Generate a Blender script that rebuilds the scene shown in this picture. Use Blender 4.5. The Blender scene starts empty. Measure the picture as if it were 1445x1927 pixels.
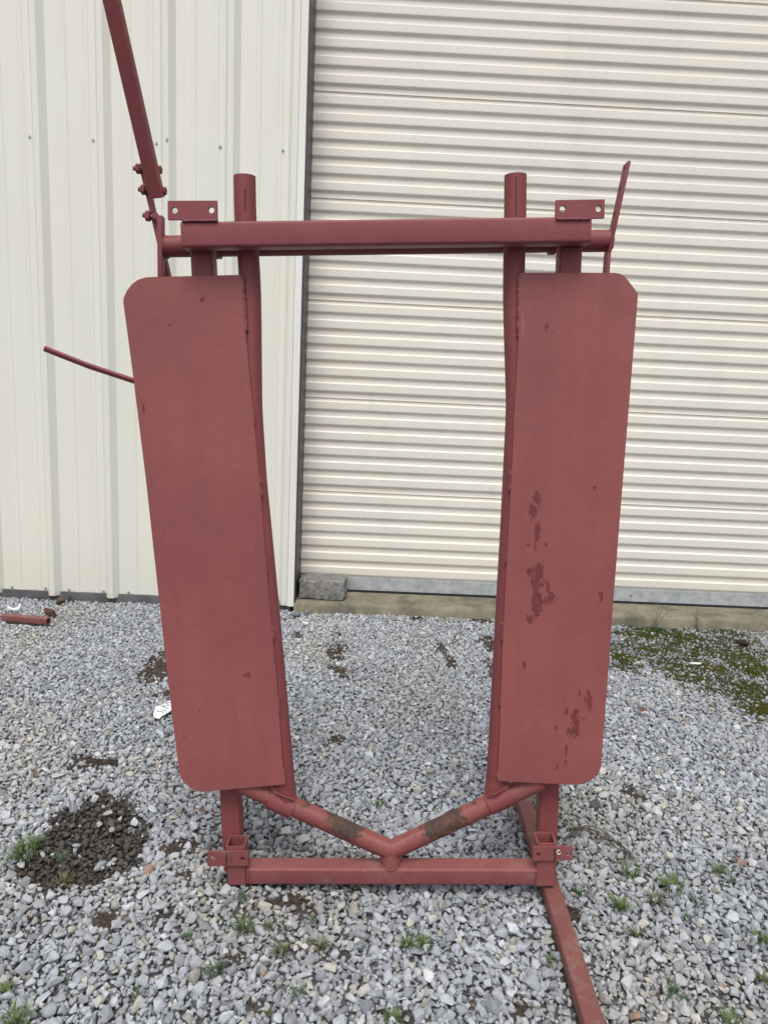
import bpy, bmesh, math, random
import numpy as np
from mathutils import Vector, Matrix, noise as mnoise
random.seed(7); np.random.seed(7)
SC = bpy.context.scene
COL = SC.collection
R = math.radians

# ------------------------------------------------------------------ camera
CAM_H = 1.18
F_PX, PW, PH = 1335.0, 1445.0, 1927.0
camd = bpy.data.cameras.new('camera')
cam = bpy.data.objects.new('camera', camd); COL.objects.link(cam)
MR = Matrix.Rotation(R(-1.0), 4, 'Z') @ Matrix.Rotation(R(90 - 9.8), 4, 'X') @ Matrix.Rotation(R(2.70), 4, 'Z')
cam.matrix_world = Matrix.Translation((0, 0, CAM_H)) @ MR
camd.sensor_fit = 'VERTICAL'; camd.sensor_height = 24.0
camd.lens = 24.0 * F_PX / PH
camd.clip_start = 0.02; camd.clip_end = 1500
SC.camera = cam

# ------------------------------------------------------------------ sky, sun, exposure
SUN_EL, SUN_AZ = 62.0, 187.0          # weak veiled sun, behind and to the left of the camera
w = bpy.data.worlds.new('World'); SC.world = w; w.use_nodes = True
nt = w.node_tree; nt.nodes.clear()
sky = nt.nodes.new('ShaderNodeTexSky'); sky.sky_type = 'NISHITA'; sky.sun_disc = False
sky.sun_elevation = R(SUN_EL); sky.sun_rotation = R(SUN_AZ); sky.dust_density = 3.0; sky.air_density = 1.0
hs = nt.nodes.new('ShaderNodeHueSaturation'); hs.inputs['Saturation'].default_value = 0.42
bg = nt.nodes.new('ShaderNodeBackground'); bg.inputs['Strength'].default_value = 0.115
wo = nt.nodes.new('ShaderNodeOutputWorld')
nt.links.new(sky.outputs[0], hs.inputs['Color']); nt.links.new(hs.outputs[0], bg.inputs['Color']); nt.links.new(bg.outputs[0], wo.inputs[0])
sl = bpy.data.lights.new('sun', 'SUN'); sl.energy = 1.4; sl.angle = R(24); sl.color = (1.0, 0.965, 0.91)
sun = bpy.data.objects.new('sun', sl); COL.objects.link(sun)
az = R(SUN_AZ); el = R(SUN_EL)
sdir = Vector((math.sin(az) * math.cos(el), math.cos(az) * math.cos(el), math.sin(el)))
sun.rotation_euler = (-sdir).to_track_quat('-Z', 'Y').to_euler(); sun.location = (0, 0, 8)
SC.view_settings.view_transform = 'Standard'; SC.view_settings.look = 'None'
SC.view_settings.gamma = 1.0; SC.view_settings.use_curve_mapping = False
SC.view_settings.exposure = 0.58
SC.render.engine = 'CYCLES'
SC.cycles.max_bounces = 8; SC.cycles.diffuse_bounces = 4

# ------------------------------------------------------------------ measuring helpers (photo pixel -> place)
R3 = MR.to_3x3(); CP = Vector((0, 0, CAM_H))
def ray(px, py):
    return R3 @ Vector((px - PW / 2, -(py - PH / 2), -F_PX))
def ground(px, py, z=0.0):
    d = ray(px, py); t = (z - CAM_H) / d.z
    return CP + d * t
def wall_at(px, py, Y):
    d = ray(px, py); return CP + d * (Y / d.y)

# ------------------------------------------------------------------ object helpers
def tag(o, label=None, cat=None, group=None, kind=None):
    if label: o['label'] = label
    if cat: o['category'] = cat
    if group: o['group'] = group
    if kind: o['kind'] = kind
    return o
def empty(name, loc, label, cat, group=None, rot=None):
    o = bpy.data.objects.new(name, None); COL.objects.link(o); o.location = loc
    o.empty_display_size = 0.05
    if rot is not None: o.rotation_euler = rot
    return tag(o, label, cat, group)
def link(name, me, mat, parent=None, smooth=None):
    o = bpy.data.objects.new(name, me); COL.objects.link(o)
    if mat is not None and not me.materials: me.materials.append(mat)
    if parent is not None: o.parent = parent
    if smooth is not None: shade(me, smooth)
    return o
def shade(me, ang=35):
    for p in me.polygons: p.use_smooth = True
    try: me.set_sharp_from_angle(angle=R(ang))
    except Exception: pass
def bm_me(bm, name):
    me = bpy.data.meshes.new(name); bm.normal_update(); bm.to_mesh(me); bm.free(); return me
def mesh(name, V, F):
    me = bpy.data.meshes.new(name); me.from_pydata([tuple(v) for v in V], [], F); me.update(); return me
def fixn(me):
    bm = bmesh.new(); bm.from_mesh(me); bmesh.ops.recalc_face_normals(bm, faces=bm.faces); bm.to_mesh(me); bm.free(); return me
def box_bm(bm, c, s, bev=0.0, M=None):
    r = bmesh.ops.create_cube(bm, size=1.0)
    vs = r['verts']
    for v in vs: v.co = Vector((v.co.x * s[0], v.co.y * s[1], v.co.z * s[2]))
    if bev:
        es = {e for v in vs for e in v.link_edges}
        r2 = bmesh.ops.bevel(bm, geom=list(es), offset=bev, segments=2, profile=0.6, affect='EDGES')
        vs = list({v for f in r2['faces'] for v in f.verts} | {v for v in vs if v.is_valid})
    for v in vs:
        v.co = (M @ v.co) if M is not None else v.co
        v.co += Vector(c)
    return vs
def box(name, c, s, mat, parent=None, bev=0.0, M=None):
    bm = bmesh.new(); box_bm(bm, c, s, bev, M); return link(name, bm_me(bm, name), mat, parent, 40)
def prism(name, pts, y0, y1, mat, parent=None, bev=0.0012, holes=()):
    """outline in x/z, per-point depth allowed: y0,y1 callables or numbers; optional round holes (x,z,r)"""
    f0 = y0 if callable(y0) else (lambda x, z: y0)
    f1 = y1 if callable(y1) else (lambda x, z: y1)
    bm = bmesh.new()
    if not holes:
        a = [bm.verts.new((x, f0(x, z), z)) for x, z in pts]
        b = [bm.verts.new((x, f1(x, z), z)) for x, z in pts]
        n = len(pts)
        bm.faces.new(a); bm.faces.new(b[::-1])
        for i in range(n): bm.faces.new((a[i], b[i], b[(i + 1) % n], a[(i + 1) % n]))
    else:
        edges = []
        def loop(P):
            vs = [bm.verts.new((x, f0(x, z), z)) for x, z in P]
            for i in range(len(vs)): edges.append(bm.edges.new((vs[i], vs[(i + 1) % len(vs)])))
        loop(pts)
        for hx, hz, hr in holes:
            loop([(hx + hr * math.cos(k * math.tau / 20), hz + hr * math.sin(k * math.tau / 20)) for k in range(20)])
        bmesh.ops.triangle_fill(bm, edges=edges, use_beauty=True)
        r = bmesh.ops.extrude_face_region(bm, geom=list(bm.faces))
        for v in [g for g in r['geom'] if isinstance(g, bmesh.types.BMVert)]:
            v.co.y = f1(v.co.x, v.co.z)
    bmesh.ops.recalc_face_normals(bm, faces=bm.faces)
    if bev:
        es = [e for e in bm.edges if len(e.link_faces) == 2 and e.calc_face_angle(0) > 0.6]
        bmesh.ops.bevel(bm, geom=es, offset=bev, segments=2, affect='EDGES')
    return link(name, bm_me(bm, name), mat, parent, 40)
def rsq(side, r, depth=None, k=4):
    """rounded square section"""
    a, b = side / 2, (depth or side) / 2; P = []
    for cx, cz, s in ((a - r, b - r, 0), (-a + r, b - r, 1), (-a + r, -b + r, 2), (a - r, -b + r, 3)):
        for i in range(k + 1):
            t = (s + i / k) * math.pi / 2; P.append((cx + r * math.cos(t), cz + r * math.sin(t)))
    return P
def sweep(pts, sec, up=Vector((0, 1, 0)), cap=True, secs=None, wall=None):
    """sweep section (list of 2-D points) along polyline; section x = side axis, y = up axis"""
    pts = [Vector(p) for p in pts]; n = len(pts); V = []; m = len(sec)
    for i, p in enumerate(pts):
        d = ((pts[min(i + 1, n - 1)] - p).normalized() + (p - pts[max(i - 1, 0)]).normalized()).normalized()
        s = d.cross(up).normalized(); u = s.cross(d).normalized()
        k = 1.0
        if 0 < i < n - 1:
            c = d.dot((p - pts[i - 1]).normalized()); k = 1 / max(c, .5)
        ss = secs[i] if secs else sec
        for a, b in ss: V.append(p + s * a * (k if abs(s.dot(Vector((0, 1, 0)))) < .9 else 1) + u * b)
    Fc = []
    for i in range(n - 1):
        for j in range(m):
            Fc.append((i * m + j, i * m + (j + 1) % m, (i + 1) * m + (j + 1) % m, (i + 1) * m + j))
    if cap and wall is None:
        Fc.append(tuple(range(m))[::-1]); Fc.append(tuple(range((n - 1) * m, n * m)))
    if wall is not None:       # hollow: inner skin of the same section scaled
        o = len(V)
        c0 = pts
        for i in range(n):
            c = pts[i]
            for j in range(m):
                v = V[i * m + j]; V.append(c + (v - c) * wall)
        for i in range(n - 1):
            for j in range(m):
                Fc.append((o + i * m + j, o + (i + 1) * m + j, o + (i + 1) * m + (j + 1) % m, o + i * m + (j + 1) % m))
        for j in range(m):
            Fc.append((j, o + j, o + (j + 1) % m, (j + 1) % m))
            a = (n - 1) * m
            Fc.append((a + j, a + (j + 1) % m, o + a + (j + 1) % m, o + a + j))
    return V, Fc
def circ(r, k=28): return [(r * math.cos(i * math.tau / k), r * math.sin(i * math.tau / k)) for i in range(k)]
def swept(name, pts, sec, mat, parent=None, up=Vector((0, 1, 0)), wall=None, secs=None, ang=40):
    V, Fc = sweep(pts, sec, up, True, secs, wall)
    return link(name, fixn(mesh(name, V, Fc)), mat, parent, ang)
def weld(name, pts, r, mat, parent, seed=0, step=0.0035):
    """bumpy weld bead along a polyline"""
    P = []; pts = [Vector(p) for p in pts]
    for a, b in zip(pts[:-1], pts[1:]):
        k = max(2, int((b - a).length / step))
        for i in range(k): P.append(a.lerp(b, i / k))
    P.append(pts[-1])
    rnd = random.Random(seed); secs = []
    for i, p in enumerate(P):
        rr = r * (0.75 + 0.5 * rnd.random()) * (0.35 if i in (0, len(P) - 1) else 1)
        secs.append([(x * rr, y * rr) for x, y in circ(1, 8)])
        P[i] = p + Vector((rnd.uniform(-1, 1), 0, rnd.uniform(-1, 1))) * r * .25
    return swept(name, P, secs[0], mat, parent, secs=secs, ang=60)

# ------------------------------------------------------------------ material helpers
class NT:
    def __init__(s, name):
        s.m = bpy.data.materials.new(name); s.m.use_nodes = True; s.t = s.m.node_tree
        s.b = s.t.nodes['Principled BSDF']; s.o = s.t.nodes['Material Output']
        s.tc = s.t.nodes.new('ShaderNodeTexCoord')
    def n(s, typ, **kw):
        x = s.t.nodes.new(typ)
        for k, v in kw.items(): setattr(x, k, v)
        return x
    def l(s, a, b): s.t.links.new(a, b)
    def val(s, sock, v):
        if hasattr(v, 'is_output') or isinstance(v, bpy.types.NodeSocket): s.l(v, sock)
        else: sock.default_value = v
    def noise(s, scale, detail=4, rough=.55, vec=None, stretch=None, loc=(0, 0, 0)):
        x = s.n('ShaderNodeTexNoise'); x.inputs['Scale'].default_value = scale
        x.inputs['Detail'].default_value = detail; x.inputs['Roughness'].default_value = rough
        mp = s.n('ShaderNodeMapping'); mp.inputs['Location'].default_value = loc
        if stretch: mp.inputs['Scale'].default_value = stretch
        s.l(vec or s.tc.outputs['Object'], mp.inputs['Vector']); s.l(mp.outputs[0], x.inputs['Vector'])
        return x.outputs['Fac']
    def math(s, op, a, b=0.0, c=0.0):
        x = s.n('ShaderNodeMath', operation=op)
        s.val(x.inputs[0], a); s.val(x.inputs[1], b); s.val(x.inputs[2], c); return x.outputs[0]
    def ramp(s, f, lo, hi, a=0.0, b=1.0):
        x = s.n('ShaderNodeMapRange'); x.interpolation_type = 'SMOOTHSTEP'
        s.val(x.inputs[0], f); x.inputs[1].default_value = lo; x.inputs[2].default_value = hi
        x.inputs[3].default_value = a; x.inputs[4].default_value = b; return x.outputs[0]
    def mix(s, f, a, b, mode='MIX'):
        x = s.n('ShaderNodeMix', data_type='RGBA', blend_type=mode)
        s.val(x.inputs[0], f)
        for sock, v in ((x.inputs[6], a), (x.inputs[7], b)):
            if isinstance(v, tuple): sock.default_value = v if len(v) == 4 else (*v, 1)
            else: s.l(v, sock)
        return x.outputs[2]
    def bump(s, h, dist=.001, st=1.0, nrm=None):
        x = s.n('ShaderNodeBump'); x.inputs['Distance'].default_value = dist; x.inputs['Strength'].default_value = st
        s.l(h, x.inputs['Height'])
        if nrm is not None: s.l(nrm, x.inputs['Normal'])
        return x.outputs[0]
    def done(s, col, rough=.5, nrm=None, metal=0.0, spec=None):
        if isinstance(col, tuple): s.b.inputs['Base Color'].default_value = (*col[:3], 1)
        else: s.l(col, s.b.inputs['Base Color'])
        s.val(s.b.inputs['Roughness'], rough); s.val(s.b.inputs['Metallic'], metal)
        if spec is not None: s.b.inputs['Specular IOR Level'].default_value = spec
        if nrm is not None: s.l(nrm, s.b.inputs['Normal'])
        return s.m
def ellipses(s, items, amp=.55, nscale=160, stretch=(1, 1, .45)):
    """mask of ragged patches of their own shape; items (cx, cz, rx, rz) in object x/z"""
    pos = s.tc.outputs['Object']; cur = None
    for cx, cz, rx, rz in items:
        a = s.n('ShaderNodeVectorMath', operation='SUBTRACT'); s.l(pos, a.inputs[0]); a.inputs[1].default_value = (cx, 0, cz)
        b = s.n('ShaderNodeVectorMath', operation='MULTIPLY'); s.l(a.outputs[0], b.inputs[0]); b.inputs[1].default_value = (1 / rx, 0, 1 / rz)
        c = s.n('ShaderNodeVectorMath', operation='LENGTH'); s.l(b.outputs[0], c.inputs[0])
        cur = c.outputs['Value'] if cur is None else s.math('MINIMUM', cur, c.outputs['Value'])
    nz = s.noise(nscale, 3, .6, stretch=stretch)
    mp = s.n('ShaderNodeMapping'); mp.inputs['Scale'].default_value = stretch; s.l(pos, mp.inputs['Vector'])
    dn = s.n('ShaderNodeTexNoise'); dn.inputs['Scale'].default_value = nscale * .8; s.l(mp.outputs[0], dn.inputs['Vector'])
    wv = s.n('ShaderNodeVectorMath', operation='MULTIPLY_ADD'); s.l(dn.outputs['Color'], wv.inputs[0]); wv.inputs[1].default_value = (.012, .012, .012); s.l(mp.outputs[0], wv.inputs[2])
    vo = s.n('ShaderNodeTexVoronoi'); vo.inputs['Scale'].default_value = nscale * 1.5; s.l(wv.outputs[0], vo.inputs['Vector'])
    vb_ = s.n('ShaderNodeSeparateColor'); s.l(vo.outputs['Color'], vb_.inputs[0])
    d = s.math('ADD', cur, s.math('MULTIPLY', s.math('SUBTRACT', nz, .5), amp * 3))
    d = s.math('ADD', d, s.math('MULTIPLY', s.math('SUBTRACT', vb_.outputs[0], .5), amp * 1.5))
    return s.ramp(d, 1.0, .9)

RED = (0.222, 0.053, 0.055)
PLATE = (0.262, 0.075, 0.072)
def paint(name, base=RED, patches=None, rust=None, dirt=0.25, chips=.70, fade=.5, seed=0):
    s = NT(name)
    big = s.noise(3.2, 5, .55, loc=(seed, 0, 0)); streak = s.noise(26, 4, .6, stretch=(1, 1, .05), loc=(seed, 2, 0))
    mot = s.noise(60, 5, .6)
    c = s.mix(s.ramp(big, .32, .68), (base[0] * .92, base[1] * .92, base[2] * .96), (base[0] * 1.06, base[1] * 1.09, base[2] * 1.04))
    smu = s.noise(9, 6, .65, stretch=(1, 1, .22), loc=(seed + 3, 7, 0))
    c = s.mix(s.math('MULTIPLY', s.ramp(smu, .50, .74), .34), c, (base[0] * .72, base[1] * .80, base[2] * .95))
    c = s.mix(s.math('MULTIPLY', s.ramp(smu, .48, .28), .30), c, (base[0] * 1.16, base[1] * 1.22, base[2] * 1.12))
    c = s.mix(s.math('MULTIPLY', s.ramp(streak, .4, .75), .35), c, (base[0] * .82, base[1] * .78, base[2] * .86))
    c = s.mix(s.math('MULTIPLY', s.ramp(mot, .5, .8), .25), c, (base[0] * 1.2, base[1] * 1.5, base[2] * 1.4))
    # scratches showing lighter
    scr = s.noise(40, 2, .5, stretch=(1, 1, .09), loc=(4 + seed, 0, 1))
    scm = s.math('MULTIPLY', s.ramp(scr, .735, .76), s.ramp(s.noise(9, 2), .55, .65))
    c = s.mix(s.math('MULTIPLY', scm, .3), c, (.36, .15, .14))
    chip = s.ramp(s.noise(120, 3, .65, loc=(seed, 1, 3)), chips, chips + .02)
    c = s.mix(s.math('MULTIPLY', chip, .75), c, (.055, .018, .016))
    dust = s.math('MULTIPLY', s.ramp(s.noise(14, 7, .75, loc=(seed, 5, 5)), .64 - dirt * .18, .80 - dirt * .18), s.ramp(s.noise(110, 5, .75, loc=(seed, 2, 8)), .34, .62))
    c = s.mix(s.math('MULTIPLY', dust, dirt * .85), c, (.215, .150, .125))
    rgh = s.ramp(big, .2, .8, .50, .66)
    rr_ = s.math('MULTIPLY', s.ramp(s.noise(55, 4, .7, stretch=(1, 1, .18), loc=(seed, 9, 4)), .66, .74), s.ramp(s.noise(6, 3, .6, loc=(seed, 3, 1)), .52, .66))
    c = s.mix(s.math('MULTIPLY', rr_, .55), c, (.105, .038, .026))
    fs = s.ramp(s.noise(95, 3, .6, stretch=(1, 1, .04), loc=(seed, 4, 2)), .60, .80)
    c = s.mix(s.math('MULTIPLY', fs, .22), c, (base[0] * 1.35, base[1] * 1.7, base[2] * 1.7))
    h = s.math('ADD', s.noise(420, 3, .6), s.math('MULTIPLY', s.noise(70, 3, .5), 1.6))
    h = s.math('ADD', h, s.math('MULTIPLY', s.noise(7, 2, .5), 9.0))
    if patches:
        m = ellipses(s, patches)
        c = s.mix(s.math('MULTIPLY', m, .80), c, s.mix(s.ramp(s.noise(90, 5, .7, stretch=(1, 1, .3)), .35, .65), (.105, .020, .024), (.160, .032, .036)))
        h = s.math('SUBTRACT', h, s.math('MULTIPLY', m, 1.2)); rgh = s.math('SUBTRACT', rgh, s.math('MULTIPLY', m, .08))
    if rust:
        m = ellipses(s, rust, amp=.35, nscale=90, stretch=(1, 1, 1))
        halo = ellipses(s, [(a, b, p * 1.25, q * 1.15) for a, b, p, q in rust], amp=.4, nscale=60, stretch=(1, 1, 1))
        rc = s.mix(s.ramp(s.noise(420, 5, .75), .35, .65), (.024, .019, .018), (.095, .060, .044))
        m = s.math('MULTIPLY', m, s.ramp(s.noise(30, 7, .85), .30, .56, .25, 1))
        c = s.mix(s.math('MULTIPLY', halo, .6), c, (.17, .058, .034))
        c = s.mix(m, c, rc); rgh = s.math('ADD', rgh, s.math('MULTIPLY', m, .25))
    return s.done(c, rgh, s.bump(h, .0007, .6), spec=.38)

def simple(name, col, rough=.6, var=.12, scale=30, bumpd=.0, metal=0.0, stretch=None, spec=None):
    s = NT(name)
    f = s.noise(scale, 5, .6, stretch=stretch)
    c = s.mix(s.ramp(f, .3, .7), tuple(x * (1 - var) for x in col), tuple(min(1, x * (1 + var)) for x in col))
    n = s.bump(s.noise(scale * 4, 4, .6, stretch=stretch), bumpd, .7) if bumpd else None
    return s.done(c, rough, n, metal, spec)

# ------------------------------------------------------------------ wall / door paint
def wall_paint():
    s = NT('cream_wall_paint')
    st = s.noise(7, 5, .6, stretch=(1, 1, .06)); bl = s.noise(1.3, 4, .6)
    c = s.mix(s.ramp(st, .3, .75), (.755, .745, .655), (.705, .710, .645))
    c = s.mix(s.math('MULTIPLY', s.ramp(bl, .4, .7), .5), c, (.735, .705, .600))
    sp = s.ramp(s.noise(160, 2, .5), .745, .77)
    c = s.mix(s.math('MULTIPLY', sp, s.ramp(s.noise(3, 2), .40, .55)), c, (.12, .10, .07))
    yl = s.ramp(s.noise(24, 4, .6, stretch=(1, 1, .02), loc=(2, 0, 0)), .52, .72)
    c = s.mix(s.math('MULTIPLY', yl, .40), c, (.72, .69, .53))
    # splash dirt just above the ground: ragged mud tide line
    sep = s.n('ShaderNodeSeparateXYZ'); s.l(s.tc.outputs['Object'], sep.inputs[0])
    z = s.math('ADD', sep.outputs['Z'], s.math('MULTIPLY', s.math('SUBTRACT', s.noise(11, 5, .7), .5), .12))
    c = s.mix(s.ramp(z, .055, .0, 0, .75), c, (.33, .31, .20))
    c = s.mix(s.ramp(z, .5, .05, 0, .22), c, (.50, .50, .40))
    return s.done(c, .42, s.bump(s.noise(9, 2, .4), .0015, .35), spec=.4)
def door_paint():
    s = NT('cream_door_paint')
    bl = s.noise(1.1, 4, .6); st = s.noise(5, 5, .65, stretch=(1, 1, .12))
    c = s.mix(s.ramp(bl, .3, .7), (.780, .735, .645), (.735, .700, .630))
    c = s.mix(s.math('MULTIPLY', s.ramp(st, .5, .8), .45), c, (.60, .57, .50))
    sp = s.ramp(s.noise(110, 2, .5, loc=(3, 0, 0)), .755, .775)
    c = s.mix(s.math('MULTIPLY', sp, s.ramp(s.noise(4, 3, loc=(9, 0, 0)), .5, .6)), c, (.10, .08, .05))
    gr = s.ramp(s.noise(70, 3, .6, stretch=(1, 1, .35), loc=(1, 1, 1)), .68, .80)
    c = s.mix(s.math('MULTIPLY', gr, s.ramp(s.noise(2.3, 3, loc=(5, 0, 2)), .5, .66)), c, (.42, .39, .32))
    sep = s.n('ShaderNodeSeparateXYZ'); s.l(s.tc.outputs['Object'], sep.inputs[0])
    z = s.math('ADD', sep.outputs['Z'], s.math('MULTIPLY', s.noise(6, 4, .7), .15))
    c = s.mix(s.ramp(z, .45, .12, 0, .22), c, (.46, .42, .33))
    return s.done(c, .45, s.bump(s.noise(14, 2, .4), .0012, .3), spec=.4)
M_wall = wall_paint(); M_door = door_paint()
M_trim = simple('white_trim_paint', (.76, .76, .705), .4, .05, 5, stretch=(1, 1, .1))
M_jamb = simple('dark_brown_jamb_paint', (.052, .038, .042), .45, .15, 8, stretch=(1, 1, .1))
M_galv = NT('galvanised_steel')
_s = M_galv; _v = _s.n('ShaderNodeTexVoronoi'); _v.inputs['Scale'].default_value = 42; _s.l(_s.tc.outputs['Object'], _v.inputs['Vector'])
_c = _s.mix(_s.ramp(_s.noise(18, 5, .7), .3, .7), (.36, .38, .40), (.52, .54, .56))
_vb = _s.n('ShaderNodeRGBToBW'); _s.l(_v.outputs['Color'], _vb.inputs[0]); _c = _s.mix(.18, _c, _vb.outputs[0], 'SOFT_LIGHT')
M_galv = _s.done(_c, .55, None, .35)
M_screw = simple('screw_zinc', (.42, .43, .44), .38, .2, 80, metal=.7)
def concrete(name, a, b, d, sc=9):
    s = NT(name)
    c = s.mix(s.ramp(s.noise(sc, 6, .65), .3, .7), a, b)
    c = s.mix(s.math('MULTIPLY', s.ramp(s.noise(sc * .5, 6, .7, loc=(3, 3, 3)), .48, .68), .7), c, d)
    c = s.mix(s.math('MULTIPLY', s.ramp(s.noise(260, 2), .60, .72), .45), c, (.10, .10, .09))
    h = s.math('ADD', s.noise(300, 4, .65), s.math('MULTIPLY', s.noise(40, 4), 2))
    return s.done(c, .9, s.bump(h, .0016, .8), spec=.2)
M_slab = concrete('slab_concrete', (.150, .135, .092), (.260, .235, .172), (.075, .078, .062), 9)
M_found = concrete('foundation_concrete', (.085, .090, .095), (.14, .145, .15), (.06, .065, .06))
M_block = None

# ------------------------------------------------------------------ SETTING: ground
YW = 3.66                    # building wall plane
DREC = 0.20                  # door recess
YD = YW + DREC
XJ = wall_at(566, 700, YW).x # left edge of the door opening
GAPX = (-3.4, 3.6); GAPY = (0.35, YW + .16)
# patches of bare dirt / wet stain / moss, in photo-measured ground places
def gp(px, py, rx, ry):
    c = ground(px, py); a = ground(px + rx, py); b = ground(px, py - ry)
    return (c.x, c.y, abs(a.x - c.x), abs(b.y - c.y))
DIRT = [gp(*q) for q in [(300, 1255, 26, 26), (318, 1300, 16, 12), (185, 1425, 45, 10), (150, 1440, 24, 8), (632, 1225, 14, 22), (640, 1268, 14, 12),
    (838, 1222, 10, 14), (848, 1245, 8, 8), (560, 1195, 10, 8), (905, 1165, 14, 5), (785, 1162, 16, 4), (920, 1205, 18, 14), (925, 1260, 12, 18),
    (540, 1688, 34, 12), (575, 1705, 14, 10), (455, 1705, 18, 10), (330, 1590, 30, 14), (350, 1640, 18, 8), (200, 1725, 26, 14), (310, 1720, 30, 10),
    (420, 1800, 20, 10), (660, 1790, 22, 8), (480, 1888, 16, 12), (745, 1905, 22, 10), (1195, 1495, 30, 12), (1080, 1720, 12, 12), (65, 1725, 24, 8),
    (560, 1780, 12, 8), (1405, 1150, 40, 8), (645, 1385, 20, 10), (990, 1890, 14, 8)]]
STAIN = [gp(*q) for q in [(152, 1585, 106, 66), (205, 1545, 64, 50), (95, 1630, 60, 30), (238, 1595, 34, 40), (185, 1500, 22, 18), (205, 1432, 30, 9)]]
MOSS = [gp(*q) for q in [(1300, 1215, 150, 34), (1400, 1230, 90, 55), (1200, 1215, 70, 26), (1330, 1262, 90, 26), (1400, 1300, 60, 36), (1180, 1250, 30, 14), (1440, 1345, 20, 16), (1225, 1185, 50, 10)]]
def mask(P, x, y, amp=.55, sc=14., seed=0., soft=.24):
    best = 9.
    for cx, cy, rx, ry in P:
        dx = (x - cx) / rx; dy = (y - cy) / ry
        if abs(dx) > 3 or abs(dy) > 3: continue
        best = min(best, math.sqrt(dx * dx + dy * dy))
    if best > 3: return 0.
    best += amp * mnoise.noise(Vector((x * sc, y * sc, seed))) * 1.3 + amp * .6 * mnoise.noise(Vector((x * sc * 3, y * sc * 3, seed + 5)))
    return max(0., min(1., (1.0 + soft * .5 - best) / soft))
def undul(x, y):
    return .010 * mnoise.noise(Vector((x * 1.7, y * 1.7, 3.))) + .005 * mnoise.noise(Vector((x * 6, y * 6, 8.)))

def build_ground():
    xs = list(np.concatenate([-np.geomspace(300, 3.7, 14), np.arange(-3.6, 3.85, .03), np.geomspace(3.9, 300, 14)]))
    ys = list(np.concatenate([-np.geomspace(300, .5, 14), np.arange(.0, 3.9, .03), np.geomspace(4.0, 300, 10)]))
    V = []; C = []
    for y in ys:
        for x in xs:
            near = -3.7 < x < 3.9 and -.1 < y < 3.95
            if near:
                d = mask(DIRT, x, y, .95, seed=1., soft=.5); mo = mask(MOSS, x, y, .8, 9., 2., .85); stn = mask(STAIN, x, y, .42, 12., 4.)
                z = -.016 + undul(x, y) + .012 * max(d, mo * .8)
                C.append((d, mo, stn))
            else: z = -.016; C.append((0, 0, 0))
            V.append((x, y, z))
    nx = len(xs); Fc = [(j * nx + i, j * nx + i + 1, (j + 1) * nx + i + 1, (j + 1) * nx + i) for j in range(len(ys) - 1) for i in range(nx - 1)]
    me = mesh('ground', V, Fc)
    at = me.color_attributes.new('soil', 'FLOAT_COLOR', 'POINT')
    at.data.foreach_set('color', np.array([(a, b, c, 1.) for a, b, c in C], dtype=np.float32).ravel())
    s = NT('ground_soil')
    a = s.n('ShaderNodeAttribute', attribute_name='soil'); sp = s.n('ShaderNodeSeparateColor'); s.l(a.outputs['Color'], sp.inputs[0])
    c = s.mix(s.ramp(s.noise(90, 5, .7), .3, .7), (.05, .047, .043), (.13, .125, .118))
    v = s.n('ShaderNodeTexVoronoi'); v.inputs['Scale'].default_value = 46; s.l(s.tc.outputs['Object'], v.inputs['Vector'])
    sv = s.n('ShaderNodeSeparateColor'); s.l(v.outputs['Color'], sv.inputs[0])
    c = s.mix(.6, c, s.mix(sv.outputs[0], (.075, .075, .075), (.19, .19, .195)))
    c = s.mix(sp.outputs[0], c, s.mix(s.ramp(s.noise(160, 5, .7), .3, .7), (.030, .021, .015), (.085, .062, .045)))
    c = s.mix(sp.outputs[1], c, s.mix(s.ramp(s.noise(60, 5, .7), .3, .7), (.028, .030, .010), (.060, .058, .018)))
    c = s.mix(sp.outputs[2], c, (.035, .028, .022))
    h = s.math('ADD', s.math('MULTIPLY', v.outputs['Distance'], -1.5), s.noise(200, 4, .7))
    m = s.done(c, .95, s.bump(h, .012, .6), spec=.2)
    o = link('ground', me, m, None, 60); tag(o, kind='structure')
build_ground()

# ------------------------------------------------------------------ gravel
def stone_mesh(seed, flat=.6, smooth=1, name='gravel_stone', n=13, lump=.0):
    rnd = random.Random(seed); bm = bmesh.new()
    for i in range(n):
        v = Vector((rnd.gauss(0, 1), rnd.gauss(0, 1), rnd.gauss(0, 1))).normalized() * rnd.uniform(.82, 1.12)
        bm.verts.new((v.x, v.y * rnd.uniform(.72, .85), v.z * flat))
    r = bmesh.ops.convex_hull(bm, input=bm.verts)
    bmesh.ops.delete(bm, geom=[g for g in bm.verts if not g.link_faces], context='VERTS')
    bmesh.ops.bevel(bm, geom=list(bm.edges), offset=.10, segments=1, affect='EDGES', clamp_overlap=True)
    bmesh.ops.triangulate(bm, faces=bm.faces)
    if smooth:
        bmesh.ops.subdivide_edges(bm, edges=bm.edges, cuts=1, use_grid_fill=True)
        bmesh.ops.smooth_vert(bm, verts=bm.verts, factor=.35, use_axis_x=True, use_axis_y=True, use_axis_z=True)
    for v in bm.verts:
        k = mnoise.noise(v.co * 1.7 + Vector((seed * 3.1, 0, 0)))
        v.co *= 1 + .10 * k + lump * mnoise.noise(v.co * 5 + Vector((0, seed, 0)))
    bmesh.ops.recalc_face_normals(bm, faces=bm.faces)
    me = bm_me(bm, name); shade(me, 32); return me
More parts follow.
